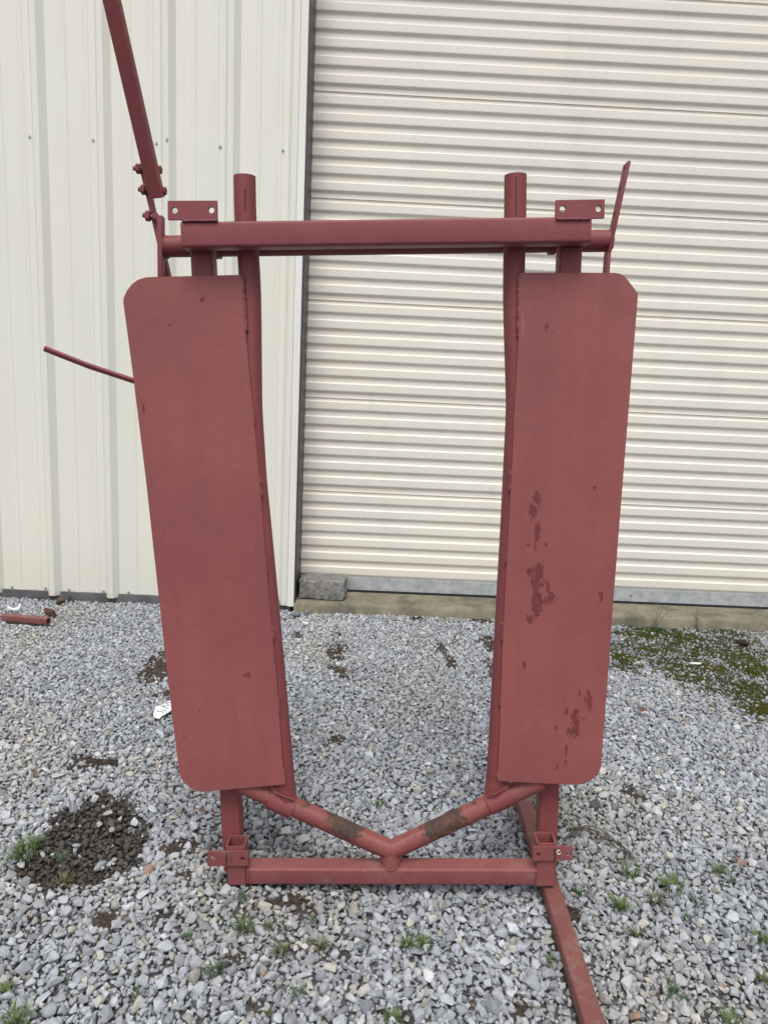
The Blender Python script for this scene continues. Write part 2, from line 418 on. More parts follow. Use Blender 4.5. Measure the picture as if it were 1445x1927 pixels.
def stone_mat():
    s = NT('crushed_limestone')
    a = s.n('ShaderNodeAttribute', attribute_name='tint'); a.attribute_type = 'INSTANCER'
    oi = s.n('ShaderNodeObjectInfo')
    ps = s.n('ShaderNodeVectorMath', operation='ADD'); s.l(s.tc.outputs['Object'], ps.inputs[0])
    cx = s.n('ShaderNodeCombineXYZ'); s.l(s.math('MULTIPLY', oi.outputs['Random'], 37.), cx.inputs[0]); s.l(cx.outputs[0], ps.inputs[1])
    f = s.noise(1.6, 5, .65, vec=ps.outputs[0]); g = s.noise(9, 4, .7, vec=ps.outputs[0])
    c = s.mix(s.ramp(f, .3, .7, .0, 1.), s.mix(1., a.outputs['Color'], (.84, .84, .85), 'MULTIPLY'), a.outputs['Color'])
    vein = s.ramp(s.math('ABSOLUTE', s.math('SUBTRACT', s.noise(1.1, 3, .6, vec=ps.outputs[0], stretch=(1, 1, 3)), .5)), .03, .0)
    c = s.mix(s.math('MULTIPLY', vein, .30), c, (.62, .63, .64))
    c = s.mix(s.math('MULTIPLY', s.ramp(g, .58, .78), .22), c, (.24, .235, .22))
    return s.done(c, .82, s.bump(g, .10, .5), spec=.25)
M_stone = stone_mat()
STONES = bpy.data.collections.new('stone_kinds')
for k in range(16):
    me = stone_mesh(k + 1, [.62, .74, .84, .54][k % 4], n=[10, 12, 14, 17][(k // 4) % 4]); me.materials.append(M_stone)
    STONES.objects.link(bpy.data.objects.new('stone_kind', me))

def gn_scatter(name, pts, scale, rot, tint, coll, material=None):
    me = bpy.data.meshes.new(name); n = len(pts)
    me.vertices.add(n); me.vertices.foreach_set('co', np.asarray(pts, dtype=np.float32).ravel())
    def fa(nm, typ, arr, key):
        a = me.attributes.new(nm, typ, 'POINT'); a.data.foreach_set(key, np.ascontiguousarray(arr).ravel())
    fa('scl', 'FLOAT_VECTOR', scale.astype(np.float32), 'vector')
    fa('rot', 'FLOAT_VECTOR', rot.astype(np.float32), 'vector')
    fa('tint', 'FLOAT_COLOR', np.c_[tint, np.ones(n)].astype(np.float32), 'color')
    fa('pick', 'INT', np.random.randint(0, len(coll.objects), n).astype(np.int32), 'value')
    me.update()
    o = bpy.data.objects.new(name, me); COL.objects.link(o)
    g = bpy.data.node_groups.new(name + '_scatter', 'GeometryNodeTree')
    g.interface.new_socket('Geometry', in_out='INPUT', socket_type='NodeSocketGeometry')
    g.interface.new_socket('Geometry', in_out='OUTPUT', socket_type='NodeSocketGeometry')
    N = g.nodes.new; L = g.links.new
    gi, go = N('NodeGroupInput'), N('NodeGroupOutput')
    mp = N('GeometryNodeMeshToPoints'); ci = N('GeometryNodeCollectionInfo'); ci.inputs[0].default_value = coll
    ci.inputs['Separate Children'].default_value = True; ci.inputs['Reset Children'].default_value = True
    ip = N('GeometryNodeInstanceOnPoints'); ip.inputs['Pick Instance'].default_value = True
    def na(nm, dt):
        x = N('GeometryNodeInputNamedAttribute'); x.data_type = dt; x.inputs['Name'].default_value = nm; return x.outputs['Attribute']
    L(gi.outputs[0], mp.inputs[0]); L(mp.outputs[0], ip.inputs['Points']); L(ci.outputs[0], ip.inputs['Instance'])
    L(na('pick', 'INT'), ip.inputs['Instance Index']); L(na('scl', 'FLOAT_VECTOR'), ip.inputs['Scale'])
    er = N('FunctionNodeEulerToRotation'); L(na('rot', 'FLOAT_VECTOR'), er.inputs[0]); L(er.outputs[0], ip.inputs['Rotation'])
    L(ip.outputs[0], go.inputs[0])
    md = o.modifiers.new('scatter', 'NODES'); md.node_group = g
    return o

def tints(n):
    v = np.random.normal(.515, .085, n).clip(.22, .78)
    c = np.c_[v * .955, v * 1.01, v * 1.09]
    k = np.random.rand(n)
    warm = k < .10; c[warm] = np.c_[v * 1.04, v * 1.01, v * .90][warm]
    br = k > .9980; c[br] = np.c_[v * .80, v * .55, v * .42][br]
    wh = (k > .945) & (k < .985); c[wh] = np.c_[v * 1.35, v * 1.36, v * 1.37][wh].clip(0, .80)
    dk = (k > .89) & (k < .945); c[dk] *= .62
    return c
def layer(sp, smin, smean, smax, z0, zj, keep=1.0, tilt=.55, foot=None):
    dx, dy = sp, sp * .866
    gx = np.arange(GAPX[0], GAPX[1], dx); gy = np.arange(GAPY[0], GAPY[1], dy)
    X, Y = np.meshgrid(gx, gy); X[::2] += dx / 2
    X = (X + np.random.uniform(-.42, .42, X.shape) * dx).ravel(); Y = (Y + np.random.uniform(-.42, .42, Y.shape) * dy).ravel()
    # only the wedge a viewer near this spot could see
    m = (np.abs(X) < .80 + Y * .66) & (np.random.rand(len(X)) < keep)
    m &= ~((X > XJ - .03) & (Y > YW - .005)) & ~((X <= XJ) & (Y > YW + .03))
    X, Y = X[m], Y[m]; n = len(X)
    S = np.exp(np.random.normal(math.log(smean), .34, n)).clip(smin, smax)
    Z = z0 + np.random.uniform(-zj, zj, n) + S * .12
    rot = np.c_[np.random.normal(0, tilt, n), np.random.normal(0, tilt, n), np.random.uniform(0, 6.283, n)]
    scl = np.c_[S * np.random.uniform(.85, 1.25, n), S * np.random.uniform(.8, 1.1, n), S * np.random.uniform(.8, 1.15, n)]
    return X, Y, Z, scl, rot, tints(n)
def top_layer():
    """packed top course: large stones placed first, small ones fill the gaps"""
    n = 330000; rng = np.random.RandomState(11)
    Y = rng.uniform(GAPY[0], GAPY[1], n); X = rng.uniform(-3.2, 3.4, n)
    m = np.abs(X) < .80 + Y * .66; m &= ~((X > XJ - .03) & (Y > YW - .03)) & ~((X <= XJ) & (Y > YW + .03)); X, Y = X[m], Y[m]; n = len(X)
    S = np.exp(rng.normal(math.log(.0087), .30, n)).clip(.0050, .0185)
    S *= np.interp(Y, [1.2, 2.0, 2.6, 3.7], [1.04, .98, .88, .84])
    o = np.argsort(-S); X, Y, S = X[o], Y[o], S[o]
    c = .022; G = {}; out = []
    for i in range(n):
        x = float(X[i]); y = float(Y[i]); q = float(S[i]) * .80; a = int(x / c + 500); b_ = int(y / c); ok = True
        for ia in (a - 1, a, a + 1):
            for ib in (b_ - 1, b_, b_ + 1):
                for (x2, y2, q2) in G.get((ia, ib), ()):
                    if (x - x2) ** 2 + (y - y2) ** 2 < (q + q2) ** 2: ok = False; break
                if not ok: break
            if not ok: break
        if ok: G.setdefault((a, b_), []).append((x, y, q)); out.append(i)
    X, Y, S = X[out], Y[out], S[out]; n = len(X)
    Z = -.0040 + np.random.uniform(-.0022, .0022, n) + S * .10
    rot = np.c_[np.random.normal(0, .34, n), np.random.normal(0, .34, n), np.random.uniform(0, 6.283, n)]
    scl = np.c_[S * np.random.uniform(.88, 1.22, n), S * np.random.uniform(.85, 1.12, n), S * np.random.uniform(.85, 1.2, n)]
    return X, Y, Z, scl, rot, tints(n)
parts_ = [layer(.0150, .0050, .0076, .0110, -.0135, .002), layer(.0150, .0050, .0078, .0110, -.0085, .002), top_layer()]
GX, GY, GZ, GS, GR, GT = [np.concatenate([p[i] for p in parts_]) for i in range(6)]
keep = np.ones(len(GX), bool)
rk = np.random.rand(len(GX)); LOW = np.zeros(len(GX), bool); LOW[:len(parts_[0][0])] = True
GFOOT = []            # footprints (world x,y polygons) that stones must not poke through, filled below
for i in range(len(GX)):
    x, y = float(GX[i]), float(GY[i]); GZ[i] += undul(x, y)
    k_ = mnoise.noise(Vector((x * 1.6, y * 1.6, 31.))) + .6 * mnoise.noise(Vector((x * 5, y * 5, 7.)))
    k2 = max(0., mnoise.noise(Vector((x * 2.3 + 9, y * 2.3, 1.))) + .1)
    GT[i] *= 1 + .13 * k_
    GT[i] *= np.array((1 + .05 * k2, 1 - .02 * k2, 1 - .13 * k2))
    if k2 > .15 and rk[i] < .5 * k2 and not LOW[i]: GS[i] *= .62
    d = mask(DIRT, x, y, .95, seed=1., soft=.5)
    if d > .05:
        if rk[i] < .60 * d and not LOW[i]: keep[i] = False
        GS[i] *= 1 - (.45 if LOW[i] else .2) * d
        if LOW[i]: GZ[i] += .010 * d
        if LOW[i] and random.random() < 1.3 * d or random.random() < .25 * d: GT[i] = np.array((.085, .062, .046)) * random.uniform(.5, 1.9)
    st = mask(STAIN, x, y, .42, 12., 4.)
    if st > .02 and random.random() < st * .97:
        GS[i] *= .74; GZ[i] -= .001; GT[i] = GT[i] * .07 + np.array((.060, .043, .030)) * random.uniform(.5, 1.6)
    mo = mask(MOSS, x, y, .8, 9., 2., .85)
    if mo > .05:
        if rk[i] < .30 * mo: keep[i] = False
        GS[i] *= 1 - .22 * mo
        GT[i] = GT[i] * (1 - .22 * mo)
        if random.random() < .25 * mo: GT[i] = np.array((.075, .085, .03)) * random.uniform(.6, 1.4)

# ------------------------------------------------------------------ BUILDING
bld = empty('building', (0, YW, 0), 'cream metal building with ribbed wall panels and wide roll-up door', 'building')
def loc(v): return (v[0], v[1] - YW, v[2])
RIB = .305
X0 = wall_at(441, 300, YW).x           # right edge of the top of rib 4
XEND = wall_at(556, 500, YW).x         # where the panel meets the trim
HW = 4.2
def rib_profile():
    # (dx, height) over one pitch, starting at the flat after a major rib; dx measured from the right edge of the rib top
    P = [(0, .030), (.028, 0.0)]
    for c in (.113, .218):
        P += [(c - .014, 0), (c - .008, .0042), (c + .006, .0042), (c + .015, 0)]
    P += [(RIB - .046, 0), (RIB - .026, .030)]
    return P
def panel(x_start, nrib, x_max=None):
    P = []
    for k in range(nrib):
        P += [(x_start + k * RIB + a, h) for a, h in rib_profile()]
    P += [(x_start + nrib * RIB, .030), (x_start + nrib * RIB + .012, .0175)]
    P = [(x_start - .026, .0302), *P]
    if x_max is not None: 
        P = [p for p in P if p[0] < x_max]; P.append((x_max, P[-1][1]))
    zs = [.026, .25, .8, 1.6, 2.4, 3.2, HW]
    V = []; n = len(P)
    for z in zs:
        for x, h in P: V.append((x, -h, z))
    Fc = [(j * n + i, j * n + i + 1, (j + 1) * n + i + 1, (j + 1) * n + i) for j in range(len(zs) - 1) for i in range(n - 1)]
    me = fixn(mesh('siding_panel', V, Fc))
    o = link('siding_panel', me, M_wall, bld)
    sd = o.modifiers.new('sheet', 'SOLIDIFY'); sd.thickness = .0012; sd.offset = -1
    return o
# seams fall on rib 3 (x ~ 320) and every third rib
seam3 = X0 - RIB
o1 = panel(seam3, 3, XEND)
for k in range(1, 8):
    p = panel(seam3 - 3 * RIB * k, 3)
    p.location.y = (-.0018 if k % 2 else 0)
p = box('wall_backing', ((seam3 - 24 * RIB + XJ - .012) / 2, .055, HW / 2), (XJ - .012 - (seam3 - 24 * RIB), .09, HW), M_found, bld)
# foundation strip below the sheets
box('foundation', ((seam3 - 24 * RIB + XJ - .02) / 2, .045, .0), (XJ - .02 - (seam3 - 24 * RIB), .11, .09), M_found, bld, .004)
# door trim: J channel + flat face + dark jamb
xt0, xt1 = XEND, XJ
def lpoly(name, P, z0, z1, mat):
    V = [(x, y, z0) for x, y in P] + [(x, y, z1) for x, y in P]; n = len(P)
    Fc = [(i, (i + 1) % n, n + (i + 1) % n, n + i) for i in range(n)] + [tuple(range(n))[::-1], tuple(range(n, 2 * n))]
    o = link(name, fixn(mesh(name, V, Fc)), mat, bld); 
    return o
lpoly('door_trim', [(xt0 - .012, -.012), (xt0 - .010, -.024), (xt0 + .003, -.026), (xt0 + .004, -.034), (xt1 - .004, -.036), (xt1 - .0015, -.033), (xt1 - .0015, .010), (xt0 - .012, .010)], .024, HW - .02, M_trim)
lpoly('door_jamb', [(xt1 - .001, -.030), (xt1 + .006, -.030), (xt1 + .008, -.004), (xt1 + .009, DREC + .01), (xt1 - .008, DREC + .01), (xt1 - .001, .012)], .012, HW - .02, M_jamb)
XR = 5.2
box('wall_backing', (XR + 1.5, .07, HW / 2), (3.0, .14, HW), M_trim, bld)
box('door_header', ((XJ + XR) / 2, .06, 4.02), (XR - XJ, .16, .40), M_trim, bld)
# screws
def screw_mesh():
    bm = bmesh.new()
    bmesh.ops.create_cone(bm, cap_ends=True, segments=14, radius1=.0085, radius2=.0078, depth=.0022, matrix=Matrix.Translation((0, 0, .0011)))
    bmesh.ops.create_cone(bm, cap_ends=True, segments=6, radius1=.0055, radius2=.0048, depth=.005, matrix=Matrix.Translation((0, 0, .0047)))
    me = bm_me(bm, 'screw'); me.materials.append(M_screw); me.transform(Matrix.Rotation(R(90), 4, 'X')); return me
SCR = screw_mesh()
def screw(px, py, Y=YW, off=.0):
    q = wall_at(px, py, Y); o = link('screw', SCR, None, bld); o.location = (q.x, q.y - YW - off, q.z); return o
for q in [(57, 258), (176, 264), (295, 270), (415, 276), (532, 283), (24, 1105), (87, 1107), (131, 1110), (196, 1113), (243, 1115)]:
    screw(*q)
screw(318, 267, YW, .030)
# roll-up door
PER, SEAM = .0, .0
zs_seam = [wall_at(px, py, YD).z for px, py in ((588, 170.2), (582, 370.6), (577, 565.5), (1200, 776), (1200, 949.2))]
dz = (zs_seam[0] - zs_seam[4]) / 4
zbar_top = wall_at(1200, 1108, YD).z; zbar_bot = wall_at(1200, 1131, YD).z
per = (dz - .016) / 6
XD0, XD1 = XJ - .03, XR + .05
def section(ztop, n=6, extra=.016, zbot=None):
    """profile going down from the seam: flat, upper slope out, face, lower slope in"""
    P = [(ztop, 0.0), (ztop - extra * .55, 0.0), (ztop - extra * .6, .0006), (ztop - extra, .0006)]
    z = ztop - extra
    hflat = per * .40
    for k in range(n):
        P += [(z - per * .02, .0006), (z - per * .060, .0108), (z - per * .085, .0118), (z - per * .50, .0118), (z - per * .55, .0108), (z - per * .67, .0010), (z - per * .70, 0), (z - per * .985, 0)]
        z -= per
    P += [(z + .0005, 0), (z + .0003, .006)]
    if zbot is not None: P = [p for p in P if p[0] > zbot]; P.append((zbot, P[-1][1]))
    V = []; nn = len(P)
    for x in (XD0, XD1):
        for z_, h in P: V.append((x, DREC - h, z_))
    Fc = [(i, i + 1, nn + i + 1, nn + i) for i in range(nn - 1)]
    me = fixn(mesh('door_section', V, Fc)); o = link('door_section', me, M_door, door)
    return o
door = link('roll_up_door', fixn(mesh('roll_up_door', [(XD0, DREC + .02, .03), (XD1, DREC + .02, .03), (XD1, DREC + .02, 3.95), (XD0, DREC + .02, 3.95), (XD0, DREC + .03, .03), (XD1, DREC + .03, .03), (XD1, DREC + .03, 3.95), (XD0, DREC + .03, 3.95)],
    [(0, 1, 2, 3), (4, 5, 6, 7), (0, 1, 5, 4), (1, 2, 6, 5), (2, 3, 7, 6), (3, 0, 4, 7)])), M_door, bld)
z = zs_seam[4]
for k in range(1, 8): section(z + k * dz)
section(z, zbot=zbar_top - .004, n=8)
b = prism('bottom_bar', [(XD0, zbar_bot), (XD1, zbar_bot), (XD1, zbar_top), (XD0, zbar_top)], DREC - .016, DREC + .004, M_galv, door, 0.0015)
b = prism('bottom_seal', [(XD0, zbar_bot - .010), (XD1, zbar_bot - .010), (XD1, zbar_bot - .002), (XD0, zbar_bot - .002)], DREC - .020, DREC + .004, simple('black_rubber', (.02, .02, .022), .6), door, 0.001)
q = wall_at(1187, 1120, YD - .017); sc = link('screw', SCR, None, door); sc.location = (q.x, q.y - YW, q.z)
# concrete sill
slab_z = zbar_bot - .012
bm = bmesh.new()
ns = 60; rows = [(-.035, -.05), (-.035, slab_z - .020), (-.026, slab_z - .008), (-.012, slab_z - .001), (.3, slab_z)]
VV = []
for i in range(ns + 1):
    x = XJ - .002 + (XR + 1 - XJ) * i / ns
    for j, (yy, zz) in enumerate(rows):
        n1 = mnoise.noise(Vector((x * 5, j * 3., 1.))) * .004
        VV.append(bm.verts.new((x, YW + yy + (n1 if j < 4 else 0), zz + (n1 * .5 if 0 < j < 4 else 0))))
m_ = len(rows)
for i in range(ns):
    for j in range(m_ - 1): bm.faces.new((VV[i * m_ + j], VV[i * m_ + j + 1], VV[(i + 1) * m_ + j + 1], VV[(i + 1) * m_ + j]))
bm.faces.new([VV[j] for j in range(m_)][::-1]); bmesh.ops.recalc_face_normals(bm, faces=bm.faces)
sl_o = link('concrete_slab', bm_me(bm, 'concrete_slab'), M_slab, None, 50); tag(sl_o, kind='structure')

# ------------------------------------------------------------------ concrete block in front of the door
def block_mat():
    s = NT('weathered_block')
    c = s.mix(s.ramp(s.noise(45, 5, .7), .3, .7), (.13, .13, .128), (.33, .325, .31))
    c = s.mix(s.ramp(s.noise(7, 5, .65, loc=(2, 0, 1)), .50, .66, 0, .6), c, (.15, .095, .065))
    c = s.mix(s.ramp(s.noise(230, 2), .62, .72, 0, .5), c, (.36, .36, .35))
    return s.done(c, .95, s.bump(s.math('ADD', s.noise(160, 5, .75), s.math('MULTIPLY', s.noise(35, 3), 2)), .005, 1.0), spec=.15)
pa, pb = wall_at(562, 1130, YW + .01), wall_at(649, 1132, YW + .01)
bw = pb.x - pa.x; 
bm = bmesh.new()
box_bm(bm, (0, 0, 0), (bw, .16, .105), .012)
bmesh.ops.triangulate(bm, faces=bm.faces)
for _ in range(4): bmesh.ops.subdivide_edges(bm, edges=[e for e in bm.edges if e.calc_length() > .012], cuts=1)
bmesh.ops.triangulate(bm, faces=bm.faces)
for v in bm.verts:
    v.co += v.co.normalized() * (.007 * mnoise.noise(v.co * 30) + .012 * mnoise.noise(v.co * 9) + .003 * mnoise.noise(v.co * 90))
    if v.co.z < 0 and v.co.x > 0: v.co.x -= .25 * max(0, -v.co.z - .02) * (1 if v.co.x > .05 else 0)
    if v.co.z < -.03 : v.co.z = max(v.co.z, -.0525)
blk = link('concrete_block', bm_me(bm, 'concrete_block'), block_mat(), None, 50)
blk.location = ((pa.x + pb.x) / 2 + .004, YW + .078, slab_z + .0545); blk.rotation_euler = (0, 0, R(-2))
tag(blk, 'rough grey concrete block lying on the sill at the left foot of the door', 'concrete block')

# ------------------------------------------------------------------ HEADGATE FRAME
c0 = R3.inverted()
down = Vector((69, -7400, -F_PX)).normalized()
right = Vector((1, .0096, .018)); right = (right - down * right.dot(down)).normalized()
up_w = R3 @ (-down); right_w = R3 @ right; away_w = up_w.cross(right_w).normalized()
FM = Matrix((right_w, away_w, up_w)).transposed()      # local x right, y away, z up
O = ground(423, 1666, .002)
FMi = FM.inverted()
def L(px, py, v=0.0):
    """photo pixel -> local (x, z) on the frame-parallel plane at depth v"""
    a = FMi @ (CP - O); d = FMi @ ray(px, py); t = (v - a.y) / d.y; q = a + d * t
    return (q.x, q.z)
def L3(px, py, v=0.0):
    x, z = L(px, py, v); return Vector((x, v, z))
gate = empty('headgate_frame', O, 'tall red-painted steel cattle headgate frame with two long side plates', 'headgate', rot=FM.to_euler())
T = L(1051.6, 1520, .045)[0] - L(1015, 1520, .045)[0]   # square tube side
PR = (L(990.5, 360, .06)[0] - L(948.5, 360, .06)[0]) / 2
TB = T
print('T', T, 'PR', PR, 'O', O, 'dz', dz, 'slab', slab_z, 'zbar', zbar_top, zbar_bot, 'ribX0', X0, XJ)
def PX(items, v):
    out = []
    for cx, cy, rx, ry in items:
        c = L(cx, cy, v); a = L(cx + rx, cy, v); b_ = L(cx, cy - ry, v); out.append((c[0], c[1], abs(a[0] - c[0]), abs(b_[1] - c[1])))
    return out
M_red = paint('red_oxide_paint', seed=1)
M_redtop = paint('red_oxide_paint_top', (.236, .060, .065), seed=3, dirt=.18)
M_worn = paint('red_oxide_paint_worn', (.220, .064, .064), seed=5, dirt=.75, chips=.645)
M_foot = paint('red_oxide_paint_faded', (.190, .066, .058), seed=8, dirt=.95, chips=.64)
M_weld = paint('painted_weld', (.205, .062, .062), seed=9, dirt=.3, chips=.6)
M_dkslit = simple('bare_rusty_seam', (.045, .028, .022), .85, .4, 200, .001)
PL_R = PX([(1011, 941, 7, 12), (1003, 965, 7, 14), (1011, 1002, 6, 20), (1007, 1029, 2.5, 8), (1011, 1086, 12, 25), (1009, 1126, 9, 30), (1008, 1153, 5, 12),
    (1035, 1126, 10, 12), (1030, 1103, 3.5, 11), (995, 1077, 7, 5), (995, 1165, 5, 9), (1129, 1126, 3.5, 12), (1120, 920, 2.5, 5), (1105, 1315, 7, 17),
    (1079, 1350, 7, 18), (1074, 1372, 13, 9), (1063, 1335, 3, 7), (1087, 1302, 2.5, 6), (1043, 1366, 3, 5), (1062, 1406, 2.5, 12), (1061, 1427, 2.5, 5),
    (1045, 1435, 2.5, 5), (985, 1250, 3, 7), (1031, 614, 4.5, 7), (1042, 623, 2, 3), (1027, 1025, 2.5, 4), (994, 1026, 2.5, 3), (1095, 1347, 3, 3)], .02)
PL_L = PX([(375, 563, 4.5, 4), (379, 559, 1.5, 6), (470, 1268, 4, 6), (462, 1270, 3, 5), (378, 1333, 2, 2), (267, 768, 3, 8), (350, 1380, 2, 2), (315, 610, 3, 2)], .02)
M_plR = paint('plate_paint_peeling', PLATE, seed=12, patches=PL_R, dirt=.10, chips=.735)
M_plL = paint('plate_paint', PLATE, seed=15, patches=PL_L, dirt=.10, chips=.74)

RT = rsq(TB, TB * .13)
def tube(name, a, b, mat=None, side=None, wall=None, up=Vector((0, 1, 0)), depth=None, rr=.13):
    s_ = side or TB
    return swept(name, [a, b], rsq(s_, s_ * rr, depth), mat or M_red, gate, up, wall)
H2 = TB / 2
# top beam (front face at v = 0, tube depth TB)
xa = L(340.5, 437)[0]; xb = L(1112, 437)[0]
zt = (L(700, 412)[1]); zb_ = L(700, 461)[1]
HB = zt - zb_
tb = swept('top_beam', [(xa, H2, (zt + zb_) / 2), (xb, H2, (zt + zb_) / 2)], rsq(TB, .006, HB), M_redtop, gate, Vector((0, 0, 1)), wall=None)
# hollow look at beam ends is not seen; posts
def post(top, bot):
    a = L3(*top, TB); b_ = L3(*bot, TB); a.y = b_.y = TB + H2 + .001
    a.z = zb_ + .004 ; b_.z = .0
    return tube('post', b_, a)
tL = L(378.5, 490, TB); bL = L(434, 1560, TB); tR = L(1074.5, 490, TB); bR = L(1032, 1560, TB)
def ext(p, q, z): # point on line p->q at height z
    k = (z - p[1]) / (q[1] - p[1]); return p[0] + (q[0] - p[0]) * k
for p_, q_ in ((tL, bL), (tR, bR)):
    tube('post', Vector((ext(p_, q_, 0), TB + H2 + .0015, 0)), Vector((ext(p_, q_, zb_ + HB * .6), TB + H2 + .0015, zb_ + HB * .6)))
# mount plates on the beam, each with two bolt holes
def hole(px, py, rpx, v): 
    c = L(px, py, v); return (c[0], c[1], abs(L(px + rpx, py, v)[0] - c[0]))
v1 = -.0012
prism('mounting_plate', [L(*q, v1) for q in ((316, 413.7), (315.7, 377.6), (408.6, 377.2), (409.5, 417), (342, 417), (341.5, 413.7))], v1, .005, M_redtop, gate, .0006, [hole(328.8, 395.7, 5.6, v1), hole(398, 395.4, 5.6, v1)])
prism('mounting_plate', [L(*q, v1) for q in ((1044, 416), (1045.3, 376.3), (1137.5, 374.8), (1137, 410.6), (1112, 411.2), (1111, 416))], v1, .005, M_redtop, gate, .0006, [hole(1058.4, 392.8, 5.6, v1), hole(1125.9, 392.6, 5.6, v1)])
weld('weld_bead', [L3(343, 415.5, v1 - .001), L3(411, 415, v1 - .001)], .0022, M_weld, gate, 3)
weld('weld_bead', [L3(1046, 412.5, v1 - .001), L3(1110, 411.8, v1 - .001)], .0022, M_weld, gate, 4)

# leaf (vertical pipe + side plate) leans slightly: depth falls towards the bottom
RV = PR
VT, VB = TB + RV + .002, .030          # pipe centre depth at top / bottom
def vp(py): 
    k = max(0, min(1, (py - 515) / 960)); return VT + (VB - VT) * k
def vpl(py): return vp(py) - RV - .0015
LP = [(460.5, 332), (462, 413), (469, 500), (471.8, 560), (473.4, 700), (474, 765), (477.5, 820), (482.5, 900), (492.8, 1000), (512.3, 1200), (530.2, 1400), (539.5, 1500)]
RP = [(969.5, 330), (968.8, 413), (967, 490), (966.2, 560), (968.5, 650), (972.0, 765), (967.5, 850), (960, 1000), (948, 1200), (937.4, 1400), (930.5, 1500)]
for P in (LP, RP):
    pts = [L3(px, py, vp(py)) for px, py in P]
    # refine bends
    Q = [pts[0]]
    for a, b_ in zip(pts[:-1], pts[1:]): Q += [a.lerp(b_, .34), a.lerp(b_, .67), b_]
    Q2 = Q[:]
    for i in range(1, len(Q) - 1): Q2[i] = (Q[i - 1] + Q[i] * 2 + Q[i + 1]) / 4
    o = swept('upright_pipe', Q2[::-1], circ(RV), M_red, gate, Vector((0, 1, 0)))
    # split seam near the top of the pipe
    top = Q2[0]
    px, py = P[0]
    V_ = [top + Vector((.0008 * s, -RV - .0004 - (.0006 if s == 0 else 0), -.004 - k * .007)) for k in range(9) for s in (0,)]
    seamp = [L3(px + 1 + .6 * math.sin(k * 2.1), py + (24 if P is LP else 4) + k * (4.3 if P is LP else 8.2), VT - RV + .0012) for k in range(10)]
    sm = swept('pipe_seam', seamp, circ(.0016, 8), M_dkslit, o)
# side plates
OUT_L = [(455, 517.7), (290, 521.6), (276, 522.2), (262, 526.5), (250, 535), (240, 548), (234.3, 561), (233.7, 570), (251, 700), (275.5, 900), (297.5, 1100), (319.5, 1300), (335, 1425), (339.5, 1456), (345, 1468), (358, 1480), (371, 1487), (382, 1488.5), (538, 1474.5), (533, 1440), (523, 1300), (505, 1100), (489, 900), (476, 760), (464.5, 640)]
OUT_R = [(977.5, 513.5), (974.5, 640), (966.5, 780), (964, 850), (955.6, 1000), (945.5, 1200), (938.5, 1400), (936, 1452), (933, 1455), (935.5, 1468), (1019, 1472.5), (1086, 1475.2), (1098, 1473), (1112, 1466), (1124, 1455), (1129, 1443), (1130, 1438), (1153.5, 1120), (1175, 850), (1198.3, 562), (1198, 552), (1190, 541), (1175, 522), (1166, 516), (1155, 514)]
for pts, mt in ((OUT_L, M_plL), (OUT_R, M_plR)):
    base = [L3(px, py, vpl(py)) for px, py in pts]
    z_hi, z_lo = L(600, 515, VT - RV)[1], L(600, 1475, VB - RV)[1]
    f = lambda x, z, a=z_hi, b_=z_lo: (VB + (VT - VB) * max(0, min(1, (z - b_) / (a - b_)))) - RV - .0015
    prism('side_plate', [(q.x, q.z) for q in base][::-1], (lambda x, z: f(x, z) - .0045), f, mt, gate, .0008)
# weld beads where plate meets pipe (stitch welds)
def wl(a, b, va=-.0065, r=.0026, seed=0):
    weld('weld_bead', [L3(a[0], a[1], vpl(a[1]) + va), L3(b[0], b[1], vpl(b[1]) + va)], r, M_weld, gate, seed)
wl((456.5, 520), (464, 625), -.0015, .0034, 1); wl((476.5, 765), (480, 800), -.0015, .0022, 2); wl((489.5, 895), (493, 935), -.0015, .0026, 3); wl((501, 1050), (504, 1080), -.001, .0022, 11)
wl((512.8, 1178), (515, 1206), -.0015, .0026, 4); wl((524, 1315), (526.5, 1342), -.0015, .0024, 5); wl((535, 1445), (538, 1472), -.0015, .0024, 6)
wl((976.5, 516), (974.5, 636), -.0015, .0034, 7); wl((960.5, 885), (958, 925), -.0015, .0024, 8); wl((952, 1042), (950, 1062), -.0015, .0022, 12); wl((945.5, 1170), (943.5, 1206), -.0015, .0026, 9); wl((940.5, 1312), (939.5, 1330), -.0015, .0022, 10)

# pivot shaft behind the posts
VS = 2 * TB + PR + .006
sa = L3(312, 461, VS); sb = L3(1148, 456.3, VS); sb.z = sa.z = (sa.z + sb.z) / 2
swept('pivot_shaft', [sa, sb], circ(PR * .99), M_red, gate, Vector((0, 1, 0)))
for px in (409, 1038):
    c = L3(px, 461, VS); c.z = sa.z
    swept('bearing_collar', [c - Vector((.007, 0, 0)), c + Vector((.007, 0, 0))], circ(PR * 1.20), M_red, gate, Vector((0, 1, 0)))
